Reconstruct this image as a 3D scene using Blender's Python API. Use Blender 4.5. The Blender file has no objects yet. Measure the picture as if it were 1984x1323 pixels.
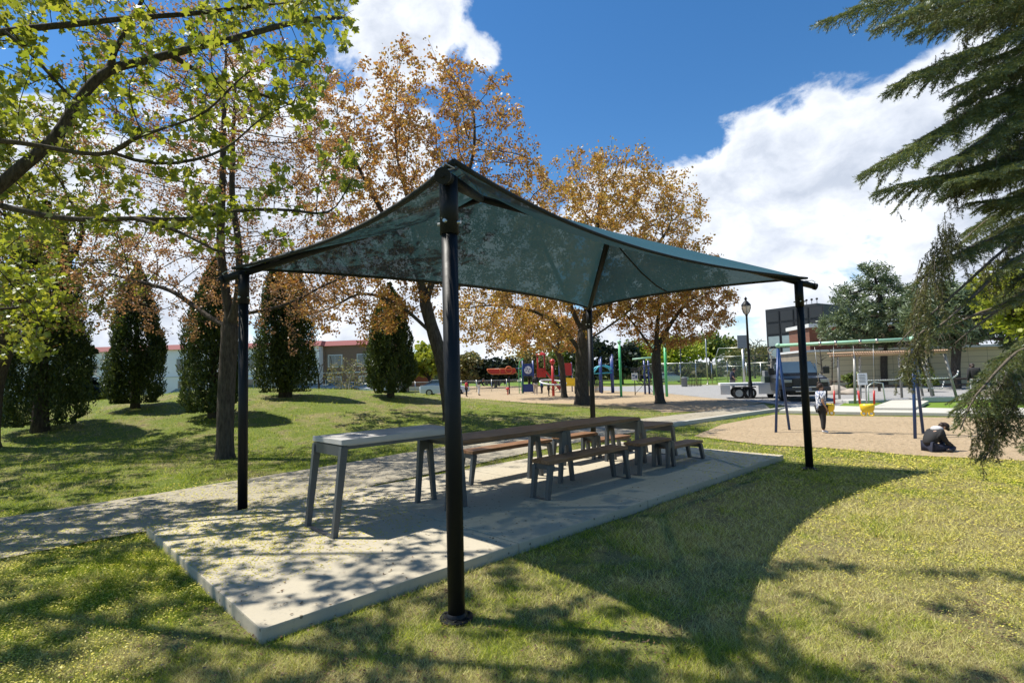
import bpy, bmesh, math, random
import numpy as np
from mathutils import Vector, Matrix
random.seed(7); rng = np.random.default_rng(11)
scene = bpy.context.scene
COL = scene.collection
PI = math.pi
# ------------------------------------------------------------------ camera
F_PX, PITCH, ROLL, YAW, EYE = 1038.23, math.radians(3.6263), math.radians(-1.4939), math.radians(-45.811), 1.58
def cam_axes():
    p, y = PITCH, YAW
    f = np.array([math.cos(p)*math.sin(y), math.cos(p)*math.cos(y), math.sin(p)])
    r = np.array([math.cos(y), -math.sin(y), 0.]); u = np.cross(r, f)
    c, s = math.cos(ROLL), math.sin(ROLL)
    return c*r+s*u, -s*r+c*u, f
RX, UX, FX = cam_axes()
CAMP = np.array([0, 0, EYE])
cd = bpy.data.cameras.new('camera'); cam = bpy.data.objects.new('camera', cd); COL.objects.link(cam)
cd.sensor_width = 36.0; cd.lens = 36.0*F_PX/1984.0; cd.clip_end = 3000; cd.clip_start = .05
M = Matrix(((RX[0], UX[0], -FX[0], 0), (RX[1], UX[1], -FX[1], 0), (RX[2], UX[2], -FX[2], EYE), (0, 0, 0, 1)))
cam.matrix_world = M
scene.camera = cam
FH = np.array([math.sin(YAW), math.cos(YAW), 0.]); RH = np.array([math.cos(YAW), -math.sin(YAW), 0.])
def ray(px, py): return FX+(px-992)/F_PX*RX-(py-661.5)/F_PX*UX
def G(px, py, z=0.):
    d = ray(px, py); t = (z-EYE)/d[2]; return CAMP+d*t
def hz(px): return 727-.0261*(px-992)
def terr(x, y):
    """ground height: a low grassy mound to the left rear"""
    a = x*RH[0]+y*RH[1]; b = x*FH[0]+y*FH[1]
    g = np.exp(-((a+10.9)/12.5)**2-((b-22)/np.where(np.asarray(b) > 22, 8.5, 7.2))**2)
    h = 1.52*g-.2
    h = np.where(h > 0, h*h/(np.abs(h)+.12), 0)*1.09
    return h*(1+.035*np.sin(x*.9+1)*np.sin(y*.7))
def GT(px, py):
    d = ray(px, py)
    t = 1.5
    while t < 300:
        p = CAMP+d*t
        if p[2] <= float(terr(p[0], p[1])): break
        t += .02 if t < 40 else .2
    return CAMP+d*t
def at(px, b, z=0.):
    d = ray(px, hz(px)); d = d/(d@FH); p = d*b; return np.array([p[0], p[1], z])
def zpx(px, py, b): return EYE+(hz(px)-py)/F_PX*b
def px_of(X):
    d = np.asarray(X, float)-CAMP; z = d@FX
    return 992+F_PX*(d@RX)/z, 661.5-F_PX*(d@UX)/z, z
# ------------------------------------------------------------------ object helpers
ORG = {}
def tag(o, label=None, cat=None, group=None, kind=None):
    if label: o['label'] = label
    if cat: o['category'] = cat
    if group: o['group'] = group
    if kind: o['kind'] = kind
    return o
def thing(name, label, cat, loc=(0, 0, 0), rz=0, group=None):
    o = bpy.data.objects.new(name, None); COL.objects.link(o)
    o.empty_display_size = .2
    o.location = tuple(float(v) for v in loc); o.rotation_euler = (0, 0, rz)
    ORG[o.name] = np.array([float(v) for v in loc])
    return tag(o, label, cat, group)
def link(name, me, mat, parent=None, smooth=False):
    if parent is not None:
        org = ORG.get(parent.name, np.zeros(3))
        if org.any():
            co = np.empty(len(me.vertices)*3, 'f'); me.vertices.foreach_get('co', co)
            co = (co.reshape(-1, 3)-org).astype('f'); me.vertices.foreach_set('co', co.ravel())
    o = bpy.data.objects.new(name, me); COL.objects.link(o)
    if mat is not None:
        for m_ in (mat if isinstance(mat, (list, tuple)) else [mat]): me.materials.append(m_)
    if smooth: me.polygons.foreach_set('use_smooth', [True]*len(me.polygons))
    me.update()
    if parent is not None:
        o.parent = parent; ORG[o.name] = ORG.get(parent.name, np.zeros(3))
    return o
def npmesh(name, V, faces_flat, counts, smooth=False):
    me = bpy.data.meshes.new(name)
    V = np.asarray(V, 'f'); n = len(V)
    me.vertices.add(n); me.vertices.foreach_set('co', V.ravel())
    faces_flat = np.asarray(faces_flat, 'i'); counts = np.asarray(counts, 'i')
    me.loops.add(len(faces_flat)); me.loops.foreach_set('vertex_index', faces_flat)
    me.polygons.add(len(counts))
    st = np.concatenate([[0], np.cumsum(counts)[:-1]]).astype('i')
    me.polygons.foreach_set('loop_start', st); me.polygons.foreach_set('loop_total', counts)
    if smooth: me.polygons.foreach_set('use_smooth', np.ones(len(counts), bool))
    me.update(calc_edges=True)
    return me
def frame(d):
    d = np.asarray(d, float); d = d/(np.linalg.norm(d)+1e-12)
    a = np.array([0, 0, 1.]) if abs(d[2]) < .95 else np.array([1., 0, 0])
    u = np.cross(a, d); u /= np.linalg.norm(u); v = np.cross(d, u)
    return u, v
class MB:
    def __init__(s): s.v = []; s.f = []; s.sm = []
    def add(s, vs, fs, smooth=False):
        b = len(s.v); s.v += [tuple(float(c) for c in p) for p in vs]
        s.f += [tuple(b+i for i in f) for f in fs]; s.sm += [smooth]*len(fs); return s
    def box(s, c, size, rz=0, rot=None, bev=0.):
        x, y, z = [q/2 for q in size]
        if bev > 0:
            b = min(bev, x*.9, y*.9, z*.9)
            bm = bmesh.new(); bmesh.ops.create_cube(bm, size=2)
            for v in bm.verts: v.co = Vector((v.co.x*x, v.co.y*y, v.co.z*z))
            bmesh.ops.bevel(bm, geom=bm.edges[:], offset=b, segments=2, profile=.7, affect='EDGES')
            vs = [v.co.copy() for v in bm.verts]; bm.verts.index_update(); fs = [[v.index for v in f.verts] for f in bm.faces]; bm.free()
        else:
            vs = [Vector((i*x, j*y, k*z)) for i in (-1, 1) for j in (-1, 1) for k in (-1, 1)]
            fs = [(0, 1, 3, 2), (4, 6, 7, 5), (0, 4, 5, 1), (2, 3, 7, 6), (0, 2, 6, 4), (1, 5, 7, 3)]
        m = (rot if rot is not None else Matrix.Rotation(rz, 3, 'Z'))
        vs = [m @ v+Vector(tuple(float(q) for q in c)) for v in vs]
        return s.add(vs, fs)
    def tube(s, pts, r, n=8, caps=True, smooth=True):
        pts = [np.asarray(p, float) for p in pts]
        if not hasattr(r, '__len__'): r = [r]*len(pts)
        vs = []; u = None
        for i, p in enumerate(pts):
            d = pts[min(i+1, len(pts)-1)]-pts[max(i-1, 0)]
            if u is None: u, v = frame(d)
            else:
                d = d/(np.linalg.norm(d)+1e-12); u = u-d*(u@d); u /= np.linalg.norm(u)+1e-12; v = np.cross(d, u)
            for k in range(n):
                a = 2*PI*k/n; vs.append(p+r[i]*(math.cos(a)*u+math.sin(a)*v))
        fs = []
        for i in range(len(pts)-1):
            for k in range(n):
                fs.append((i*n+k, i*n+(k+1) % n, (i+1)*n+(k+1) % n, (i+1)*n+k))
        b = len(s.v); s.add(vs, fs, smooth)
        if caps:
            L = (len(pts)-1)*n
            s.f += [tuple(b+k for k in range(n-1, -1, -1)), tuple(b+L+k for k in range(n))]; s.sm += [False, False]
        return s
    def cyl(s, p, h, r, n=16, r2=None): return s.tube([p, (p[0], p[1], p[2]+h)], [r, r if r2 is None else r2], n)
    def lathe(s, c, prof, n=16, smooth=True):
        vs = [(c[0]+r*math.cos(2*PI*k/n), c[1]+r*math.sin(2*PI*k/n), c[2]+z) for r, z in prof for k in range(n)]
        fs = [(i*n+k, i*n+(k+1) % n, (i+1)*n+(k+1) % n, (i+1)*n+k) for i in range(len(prof)-1) for k in range(n)]
        return s.add(vs, fs, smooth)
    def ball(s, c, r, n=12, sq=(1, 1, 1)):
        m = max(5, n//2+1)
        prof = [(math.sin(PI*i/(m-1)), -math.cos(PI*i/(m-1))) for i in range(m)]
        vs = [(c[0]+r*sq[0]*a*math.cos(2*PI*k/n), c[1]+r*sq[1]*a*math.sin(2*PI*k/n), c[2]+r*sq[2]*z) for a, z in prof for k in range(n)]
        fs = [(i*n+k, i*n+(k+1) % n, (i+1)*n+(k+1) % n, (i+1)*n+k) for i in range(m-1) for k in range(n)]
        return s.add(vs, fs, True)
    def ring(s, c, R, r, n=32, m=8, axis=(0, 0, 1)):
        u, v = frame(axis); w = np.cross(u, v); vs = []
        for i in range(n):
            a = 2*PI*i/n; d = math.cos(a)*u+math.sin(a)*v; p = np.asarray(c, float)+R*d
            for k in range(m):
                b = 2*PI*k/m; vs.append(p+r*(math.cos(b)*d+math.sin(b)*w))
        fs = [(i*m+k, i*m+(k+1) % m, ((i+1) % n)*m+(k+1) % m, ((i+1) % n)*m+k) for i in range(n) for k in range(m)]
        return s.add(vs, fs, True)
    def prism(s, poly, o, ux, uy, un, t):
        """2-D polygon in plane (ux,uy) at origin o, extruded t along un (centred)"""
        o, ux, uy, un = [np.asarray(q, float) for q in (o, ux, uy, un)]
        n = len(poly)
        vs = [o+x*ux+y*uy-un*t/2 for x, y in poly]+[o+x*ux+y*uy+un*t/2 for x, y in poly]
        fs = [tuple(range(n-1, -1, -1)), tuple(range(n, 2*n))]+[(i, (i+1) % n, n+(i+1) % n, n+i) for i in range(n)]
        return s.add(vs, fs)
    def quad(s, *p): return s.add(p, [tuple(range(len(p)))])
    def build(s, name, mat, parent=None):
        cnt = [len(f) for f in s.f]; flat = [i for f in s.f for i in f]
        me = npmesh(name, np.array(s.v), flat, cnt)
        me.polygons.foreach_set('use_smooth', s.sm)
        return link(name, me, mat, parent)
def children(o): return [c for c in o.children]
def copy_tree(o, parent=None):
    c = o.copy(); COL.objects.link(c)
    if parent is not None: c.parent = parent
    ORG[c.name] = np.zeros(3)
    for ch in children(o): copy_tree(ch, c)
    return c
# ------------------------------------------------------------------ materials
def nt(m): m.use_nodes = True; m.node_tree.nodes.clear(); return m.node_tree
def N(t, k, **kw):
    n = t.nodes.new(k)
    for a, b in kw.items():
        if a.startswith('i_'): n.inputs[a[2:]].default_value = b
        else: setattr(n, a, b)
    return n
def c4(c): return (c[0], c[1], c[2], 1)
def noise(t, co, scale, detail=4, rough=.55, vec=None):
    n = N(t, 'ShaderNodeTexNoise'); n.inputs['Scale'].default_value = scale; n.inputs['Detail'].default_value = detail; n.inputs['Roughness'].default_value = rough
    t.links.new(co, n.inputs['Vector']); return n.outputs['Fac']
def ramp(t, fac, stops, interp='LINEAR'):
    r = N(t, 'ShaderNodeValToRGB'); r.color_ramp.interpolation = interp
    e = r.color_ramp.elements
    while len(e) < len(stops): e.new(.5)
    for k, (p, c) in enumerate(stops): e[k].position = p; e[k].color = c4(c) if hasattr(c, '__len__') else (c, c, c, 1)
    if fac is not None: t.links.new(fac, r.inputs['Fac'])
    return r.outputs['Color']
def mix(t, a, b, fac, mode='MIX'):
    m = N(t, 'ShaderNodeMix', data_type='RGBA', blend_type=mode)
    for s_, v in ((0, fac), (6, a), (7, b)):
        if hasattr(v, 'links') or hasattr(v, 'is_output'): t.links.new(v, m.inputs[s_])
        else: m.inputs[s_].default_value = v if s_ == 0 else c4(v)
    return m.outputs[2]
def math_(t, op, a, b=None, clamp=False):
    m = N(t, 'ShaderNodeMath', operation=op, use_clamp=clamp)
    for i, v in enumerate((a, b)):
        if v is None: continue
        if hasattr(v, 'is_output'): t.links.new(v, m.inputs[i])
        else: m.inputs[i].default_value = v
    return m.outputs[0]
def coords(t, kind='Object'):
    return N(t, 'ShaderNodeTexCoord').outputs[kind]
def pos(t): return N(t, 'ShaderNodeNewGeometry').outputs['Position']
def principled(t, col, rough=.6, metal=0, spec=.5, bump=None, bstr=.3, bdist=.01, coat=0):
    p = N(t, 'ShaderNodeBsdfPrincipled')
    if hasattr(col, 'is_output'): t.links.new(col, p.inputs['Base Color'])
    else: p.inputs['Base Color'].default_value = c4(col)
    if hasattr(rough, 'is_output'): t.links.new(rough, p.inputs['Roughness'])
    else: p.inputs['Roughness'].default_value = rough
    p.inputs['Metallic'].default_value = metal; p.inputs['Specular IOR Level'].default_value = spec
    p.inputs['Coat Weight'].default_value = coat
    if bump is not None:
        b = N(t, 'ShaderNodeBump'); b.inputs['Strength'].default_value = bstr; b.inputs['Distance'].default_value = bdist
        t.links.new(bump, b.inputs['Height']); t.links.new(b.outputs[0], p.inputs['Normal'])
    o = N(t, 'ShaderNodeOutputMaterial'); t.links.new(p.outputs[0], o.inputs['Surface'])
    return p
MATS = {}
def pm(name, col, rough=.6, metal=0, var=.2, scale=6, bump=.15, spec=.5, coat=0, detail=5, bdist=.004):
    if name in MATS: return MATS[name]
    m = bpy.data.materials.new(name); t = nt(m); co = coords(t)
    f = noise(t, co, scale, detail); f2 = noise(t, co, scale*9, 3)
    a = [c*(1-var) for c in col]; b = [min(1, c*(1+var)) for c in col]
    c_ = mix(t, a, b, f)
    c_ = mix(t, c_, [c*.8 for c in col], math_(t, 'MULTIPLY', f2, var, True))
    rg = math_(t, 'ADD', math_(t, 'MULTIPLY', f2, .2), rough-.1, True)
    principled(t, c_, rg, metal, spec, f2 if bump > 0 else None, bump, bdist, coat)
    MATS[name] = m; return m
def leafmat(name, cols, trans=.45, gloss=.08, patch=None):
    m = bpy.data.materials.new(name); t = nt(m)
    g = N(t, 'ShaderNodeNewGeometry')
    c = ramp(t, g.outputs['Random Per Island'], [(i/max(1, len(cols)-1), q) for i, q in enumerate(cols)])
    f = noise(t, g.outputs['Position'], 1.3, 3)
    c = mix(t, c, mix(t, c, (.5, .5, .5), .6, 'MULTIPLY'), ramp(t, f, [(.35, 0), (.65, .55)]))
    d = N(t, 'ShaderNodeBsdfDiffuse'); t.links.new(c, d.inputs['Color'])
    tr = N(t, 'ShaderNodeBsdfTranslucent'); t.links.new(mix(t, c, (1., .95, .45), .35, 'MULTIPLY') if trans > .3 else c, tr.inputs['Color'])
    mx = N(t, 'ShaderNodeMixShader'); mx.inputs[0].default_value = trans; t.links.new(d.outputs[0], mx.inputs[1]); t.links.new(tr.outputs[0], mx.inputs[2])
    gl = N(t, 'ShaderNodeBsdfGlossy'); gl.inputs['Roughness'].default_value = .45; gl.inputs['Color'].default_value = (.9, .95, 1, 1)
    m2 = N(t, 'ShaderNodeMixShader'); m2.inputs[0].default_value = gloss; t.links.new(mx.outputs[0], m2.inputs[1]); t.links.new(gl.outputs[0], m2.inputs[2])
    o = N(t, 'ShaderNodeOutputMaterial'); t.links.new(m2.outputs[0], o.inputs['Surface'])
    return m
def glassmat(name, col=(.03, .05, .07), rough=.05):
    m = bpy.data.materials.new(name); t = nt(m); f = noise(t, coords(t), 1.5, 3)
    principled(t, mix(t, col, [c*1.8+.01 for c in col], f), rough, 0, .9); return m
# ------------------------------------------------------------------ sky, sun
AZ = math.radians(211.0); EL = math.radians(62.0)
sdir = Vector((math.cos(AZ)*math.cos(EL), math.sin(AZ)*math.cos(EL), math.sin(EL)))
SUNK = 5.0; SKYK = .088
sl = bpy.data.lights.new('sun', 'SUN'); so = bpy.data.objects.new('sun', sl); COL.objects.link(so)
sl.energy = SUNK; sl.angle = math.radians(.53); sl.color = (1, .95, .86)
so.rotation_euler = (-sdir).to_track_quat('-Z', 'Y').to_euler(); so.location = (0, 0, 40)
w = bpy.data.worlds.new('World'); scene.world = w; w.use_nodes = True; t = w.node_tree; t.nodes.clear()
tc = N(t, 'ShaderNodeTexCoord').outputs['Generated']
nv = N(t, 'ShaderNodeVectorMath', operation='NORMALIZE'); t.links.new(tc, nv.inputs[0]); D = nv.outputs[0]
sky = N(t, 'ShaderNodeTexSky', sky_type='NISHITA', sun_disc=False, sun_elevation=EL, sun_rotation=math.atan2(sdir.x, sdir.y))
sky.air_density = 1.0; sky.dust_density = .15; sky.ozone_density = 2.5; sky.altitude = 300
hsv = N(t, 'ShaderNodeHueSaturation'); hsv.inputs['Saturation'].default_value = 1.28; hsv.inputs['Value'].default_value = 1.2; t.links.new(sky.outputs[0], hsv.inputs['Color'])
def blob(px, py, rad, soft=.6):
    d = ray(px, py); d = d/np.linalg.norm(d); r = rad/F_PX
    dp = N(t, 'ShaderNodeVectorMath', operation='DISTANCE'); t.links.new(D, dp.inputs[0]); dp.inputs[1].default_value = tuple(d)
    v = math_(t, 'DIVIDE', dp.outputs['Value'], r)
    return math_(t, 'SUBTRACT', 1.0, v)       # 1 at centre, 0 at radius, negative beyond
def scaled(vec, s):
    mp = N(t, 'ShaderNodeMapping'); mp.inputs['Scale'].default_value = s; t.links.new(vec, mp.inputs['Vector']); return mp.outputs[0]
warp = N(t, 'ShaderNodeTexNoise'); warp.inputs['Scale'].default_value = 2.4; warp.inputs['Detail'].default_value = 5; t.links.new(D, warp.inputs['Vector'])
wv = N(t, 'ShaderNodeVectorMath', operation='SCALE'); wv.inputs['Scale'].default_value = .16; t.links.new(warp.outputs['Color'], wv.inputs[0])
wd = N(t, 'ShaderNodeVectorMath', operation='ADD'); t.links.new(D, wd.inputs[0]); t.links.new(wv.outputs[0], wd.inputs[1])
fb = noise(t, scaled(wd.outputs[0], (1, 1, 1.7)), 4.2, 9, .56)
fb2 = noise(t, scaled(wd.outputs[0], (1, 1, 1.4)), 11., 7, .6)
bl = None
for b_ in CLOUDS if 'CLOUDS' in globals() else []: pass
CL = [(1500, 480, 330), (1750, 330, 260), (1330, 420, 170), (1900, 520, 330), (1200, 420, 130), (1480, 270, 120), (1600, 230, 160), (1380, 330, 170), (1650, 640, 160),
      (830, 30, 150), (940, 110, 75), (560, 330, 230), (300, 560, 260), (700, 480, 320), (60, 650, 260), (1000, 560, 250), (480, 140, 80), (1200, 620, 200)]
for (px, py, rr) in CL:
    v = blob(px, py, rr); v = math_(t, 'MAXIMUM', v, -1.0)
    bl = v if bl is None else math_(t, 'MAXIMUM', bl, v)
raw = math_(t, 'ADD', math_(t, 'MULTIPLY', bl, .55), math_(t, 'MULTIPLY', math_(t, 'SUBTRACT', fb, .5), 1.75))
raw = math_(t, 'ADD', raw, math_(t, 'MULTIPLY', math_(t, 'SUBTRACT', fb2, .5), .65))
for (px, py, rr) in [(1150, 90, 290), (1400, 40, 210), (1640, 40, 150)]:
    raw = math_(t, 'SUBTRACT', raw, math_(t, 'MULTIPLY', math_(t, 'MAXIMUM', blob(px, py, rr), 0.0), .7))
mask = N(t, 'ShaderNodeMapRange', interpolation_type='SMOOTHSTEP'); mask.inputs['From Min'].default_value = .0; mask.inputs['From Max'].default_value = .2; t.links.new(raw, mask.inputs['Value'])
# cloud body: bright rims, grey cores, a little self relief
core = N(t, 'ShaderNodeMapRange'); core.inputs['From Min'].default_value = .12; core.inputs['From Max'].default_value = .75; t.links.new(raw, core.inputs['Value'])
rel = ramp(t, math_(t, 'ADD', math_(t, 'MULTIPLY', fb2, .6), math_(t, 'MULTIPLY', fb, .5)), [(.42, (1.05, 1.05, 1.06)), (.66, (.72, .75, .8))])
cl = mix(t, (9.2, 9.4, 9.7), (6.2, 6.7, 7.6), core.outputs[0]); cl = mix(t, cl, rel, 1.0, 'MULTIPLY')
zz = N(t, 'ShaderNodeSeparateXYZ'); t.links.new(D, zz.inputs[0])
low = N(t, 'ShaderNodeMapRange'); low.inputs['From Min'].default_value = -.02; low.inputs['From Max'].default_value = .12; low.inputs['To Min'].default_value = .35; low.inputs['To Max'].default_value = 0; t.links.new(zz.outputs['Z'], low.inputs['Value'])
sk = mix(t, hsv.outputs[0], (5.6, 6.6, 8.0), low.outputs[0])
final = mix(t, sk, cl, mask.outputs[0])
bg = N(t, 'ShaderNodeBackground'); bg.inputs['Strength'].default_value = SKYK; t.links.new(final, bg.inputs['Color'])
ow = N(t, 'ShaderNodeOutputWorld'); t.links.new(bg.outputs[0], ow.inputs['Surface'])
scene.view_settings.view_transform = 'Standard'; scene.view_settings.look = 'None'; scene.view_settings.gamma = 1; scene.view_settings.exposure = .56
scene.view_settings.use_curve_mapping = False
scene.cycles.max_bounces = 6; scene.cycles.transparent_max_bounces = 12; scene.cycles.diffuse_bounces = 3; scene.cycles.sample_clamp_indirect = 6
# ------------------------------------------------------------------ ground
def dry_bias(t, P_):
    """the lawn is dry and strawy on the open right side, green on the mound and to the left"""
    out = None
    for (cx, cy, r_) in [(.5, 5.5, 7.5), (-1.5, 1.0, 3.0), (-15, 21, 5)]:
        dp = N(t, 'ShaderNodeVectorMath', operation='DISTANCE'); t.links.new(P_, dp.inputs[0]); dp.inputs[1].default_value = (cx, cy, 0)
        v = math_(t, 'SUBTRACT', 1.0, math_(t, 'DIVIDE', dp.outputs['Value'], r_), True); out = v if out is None else math_(t, 'MAXIMUM', out, v)
    return math_(t, 'SUBTRACT', math_(t, 'MULTIPLY', out, .22), .09)
def grass_color(t, P_):
    big = noise(t, P_, .55, 4); med = noise(t, P_, 2.6, 5); fine = noise(t, P_, 38, 3, .7); vf = noise(t, P_, 130, 2, .8)
    g = ramp(t, fine, [(.3, (.06, .085, .015)), (.5, (.14, .185, .03)), (.72, (.28, .30, .07))])
    s_ = ramp(t, vf, [(.3, (.15, .12, .055)), (.55, (.32, .27, .13)), (.8, (.5, .44, .25))])
    dry = ramp(t, math_(t, 'ADD', dry_bias(t, P_), math_(t, 'ADD', math_(t, 'MULTIPLY', big, .5), math_(t, 'MULTIPLY', med, .5))), [(.38, .0), (.54, .9)])
    c = mix(t, g, s_, dry)
    dirt = ramp(t, med, [(.56, 0), (.66, .9)])
    c = mix(t, c, (.085, .062, .04), math_(t, 'MULTIPLY', dirt, ramp(t, noise(t, P_, 9, 4), [(.5, 0), (.62, 1)])))
    return c, vf
def petal_mask(t, P_, base=0.):
    """where the maple blossom has fallen: thick under the maple and along the sandpit edge"""
    out = None
    for (cx, cy, r_) in [(-6.2, 1.6, 2.6), (-7.0, -.3, 2.4), (-1.4, 10.4, 3.4), (.8, 10.8, 3.2), (-8.0, 2.6, 2.2)]:
        dp = N(t, 'ShaderNodeVectorMath', operation='DISTANCE'); t.links.new(P_, dp.inputs[0]); dp.inputs[1].default_value = (cx, cy, 0)
        v = math_(t, 'SUBTRACT', 1.0, math_(t, 'DIVIDE', dp.outputs['Value'], r_), True)
        out = v if out is None else math_(t, 'MAXIMUM', out, v)
    return out
def petals(t, P_, c, amt=.5):
    vo = N(t, 'ShaderNodeTexVoronoi'); vo.inputs['Scale'].default_value = 42; t.links.new(P_, vo.inputs['Vector'])
    m_ = petal_mask(t, P_)
    thr = math_(t, 'ADD', math_(t, 'MULTIPLY', m_, amt), math_(t, 'MULTIPLY', math_(t, 'SUBTRACT', noise(t, P_, 3.5, 4), .5), .35))
    f = math_(t, 'GREATER_THAN', thr, math_(t, 'MULTIPLY', vo.outputs['Distance'], 1.0))
    f = math_(t, 'MULTIPLY', f, math_(t, 'GREATER_THAN', m_, .001))
    return mix(t, c, mix(t, (.62, .52, .06), (.72, .66, .25), noise(t, P_, 60, 2)), math_(t, 'MULTIPLY', f, .85))
mg = bpy.data.materials.new('grass_ground'); t = nt(mg); P_ = pos(t)
c, vf = grass_color(t, P_); c = petals(t, P_, c, .34)
principled(t, c, .9, 0, .15, vf, .8, .03)
def sheet(name, px_poly, mat, z, kind='structure', h=0., lab=None, world=None):
    P2 = [np.array([x, y, z]) for x, y in world] if world else [G(x, y, 0.)+np.array([0, 0, z]) for x, y in px_poly]
    mb = MB()
    if h > 0: mb.prism([(p[0], p[1]) for p in P2], (0, 0, z-h/2), (1, 0, 0), (0, 1, 0), (0, 0, 1), h)
    else: mb.quad(*P2)
    o = mb.build(name, mat); o['kind'] = kind
    # face up
    me = o.data
    if h <= 0 and me.polygons[0].normal.z < 0: me.flip_normals()
    return o
nr, na = 150, 300
rad = np.concatenate([[0], np.geomspace(.6, 700, nr)]); ang = np.linspace(0, 2*PI, na, endpoint=False)
X = np.outer(rad, np.cos(ang)).ravel(); Y = np.outer(rad, np.sin(ang)).ravel(); Z = terr(X, Y)
Z = Z+np.where(np.hypot(X, Y) < 14, .006*np.sin(X*5.1)*np.sin(Y*4.3+1), 0)-.008
fl = []
for i in range(nr):
    a = np.arange(na); b = (a+1) % na
    fl.append(np.stack([i*na+a, (i+1)*na+a, (i+1)*na+b, i*na+b], 1))
fl = np.concatenate(fl)
me = npmesh('ground', np.stack([X, Y, Z], 1), fl.ravel(), np.full(len(fl), 4), True)
g = link('ground', me, mg); g['kind'] = 'structure'
# materials of the hard grounds
def asph(name, c1, c2, amt, bs=.25, dark=0.):
    m = bpy.data.materials.new(name); t = nt(m); P_ = pos(t)
    f = noise(t, P_, 1.4, 6); v = noise(t, P_, 90, 3, .8)
    c = mix(t, c1, c2, f); c = mix(t, c, [q*.55 for q in c1], ramp(t, v, [(.5, 0), (.7, .8)]))
    cr = N(t, 'ShaderNodeTexVoronoi', feature='DISTANCE_TO_EDGE'); cr.inputs['Scale'].default_value = .55
    wn = N(t, 'ShaderNodeTexNoise'); wn.inputs['Scale'].default_value = 2.5; wn.inputs['Detail'].default_value = 5; t.links.new(P_, wn.inputs['Vector'])
    va = N(t, 'ShaderNodeVectorMath', operation='ADD'); t.links.new(P_, va.inputs[0]); t.links.new(wn.outputs['Color'], va.inputs[1]); t.links.new(va.outputs[0], cr.inputs['Vector'])
    if dark: c = mix(t, c, [q*.4 for q in c1], math_(t, 'MULTIPLY', math_(t, 'LESS_THAN', cr.outputs['Distance'], .008), dark))
    if amt: c = petals(t, P_, c, amt)
    principled(t, c, .88, 0, .25, v, bs, .01); return m
m_path = asph('path_asphalt', (.30, .265, .195), (.39, .35, .265), .27, .5, .7)
m_plaza = asph('plaza_asphalt', (.27, .265, .255), (.34, .33, .31), 0, .3, .5)
m_walk = asph('walk_concrete', (.47, .45, .39), (.55, .52, .45), 0)
m_sand = bpy.data.materials.new('sand'); t = nt(m_sand); P_ = pos(t)
sc = N(t, 'ShaderNodeMapping'); sc.inputs['Scale'].default_value = (1, 1, 1); t.links.new(P_, sc.inputs['Vector'])
f1 = noise(t, sc.outputs[0], 1.2, 6); f2 = noise(t, P_, 9, 5, .65); f3 = noise(t, P_, 80, 2)
c = mix(t, (.34, .255, .155), (.47, .36, .235), f1); c = mix(t, c, (.24, .18, .11), ramp(t, f2, [(.5, 0), (.66, .75)])); c = mix(t, c, (.55, .45, .31), ramp(t, f3, [(.55, 0), (.8, .6)]))
principled(t, c, .95, 0, .1, f2, .9, .08)
m_field = bpy.data.materials.new('field_grass'); t = nt(m_field); P_ = pos(t)
c = mix(t, (.09, .17, .02), (.17, .25, .035), noise(t, P_, .35, 6)); c = mix(t, c, (.26, .26, .10), ramp(t, noise(t, P_, 1.7, 5), [(.55, 0), (.75, .6)]))
principled(t, c, .9, 0, .1)
# layers. path runs along +Y beside the slab
PATHN = [(-6.95, -12), (-6.98, 1), (-7.15, 3.5), (-7.45, 6), (-7.9, 9)]
pn = [G(1255, 833), G(1500, 797)]; pf = [G(1250, 812), G(1480, 782)]
PATHF = [(-9.25, -12), (-9.2, 1), (-9.5, 4), (-9.9, 7)]
near = PATHN+[(p[0], p[1]) for p in pn]; far = PATHF+[(p[0], p[1]) for p in pf]
def strip(name, near, far, mat, z, samples=40, jag=0.):
    def samp(L):
        L = np.array(L, float); d = np.r_[0, np.cumsum(np.linalg.norm(np.diff(L, axis=0), axis=1))]
        s_ = np.linspace(0, d[-1], samples); q = np.stack([np.interp(s_, d, L[:, 0]), np.interp(s_, d, L[:, 1])], 1)
        for _ in range(2): q[1:-1] = (q[:-2]+2*q[1:-1]+q[2:])/4
        return q+rng.normal(0, jag, q.shape)
    a, b = samp(near), samp(far); mb = MB(); k = 7; vs = []; fs = []
    for i in range(samples):
        for j in range(k):
            p = a[i]+(b[i]-a[i])*j/(k-1); vs.append((p[0], p[1], float(terr(p[0], p[1]))+z))
    for i in range(samples-1):
        for j in range(k-1): fs.append((i*k+j, i*k+j+1, (i+1)*k+j+1, (i+1)*k+j))
    mb.add(vs, fs); o = mb.build(name, mat); o['kind'] = 'structure'
    if o.data.polygons[0].normal.z < 0: o.data.flip_normals()
    return o
strip('path', near, far, m_path, .012, 60, .025)
kb = MB(); a_, b_ = G(1235, 836), G(1530, 793)
kb.box(((a_[0]+b_[0])/2, (a_[1]+b_[1])/2, .05), (math.hypot(*(b_-a_)[:2]), .16, .13), math.atan2(b_[1]-a_[1], b_[0]-a_[0]), bev=.02)
o = kb.build('path_kerb', m_walk); o['kind'] = 'structure'
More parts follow.
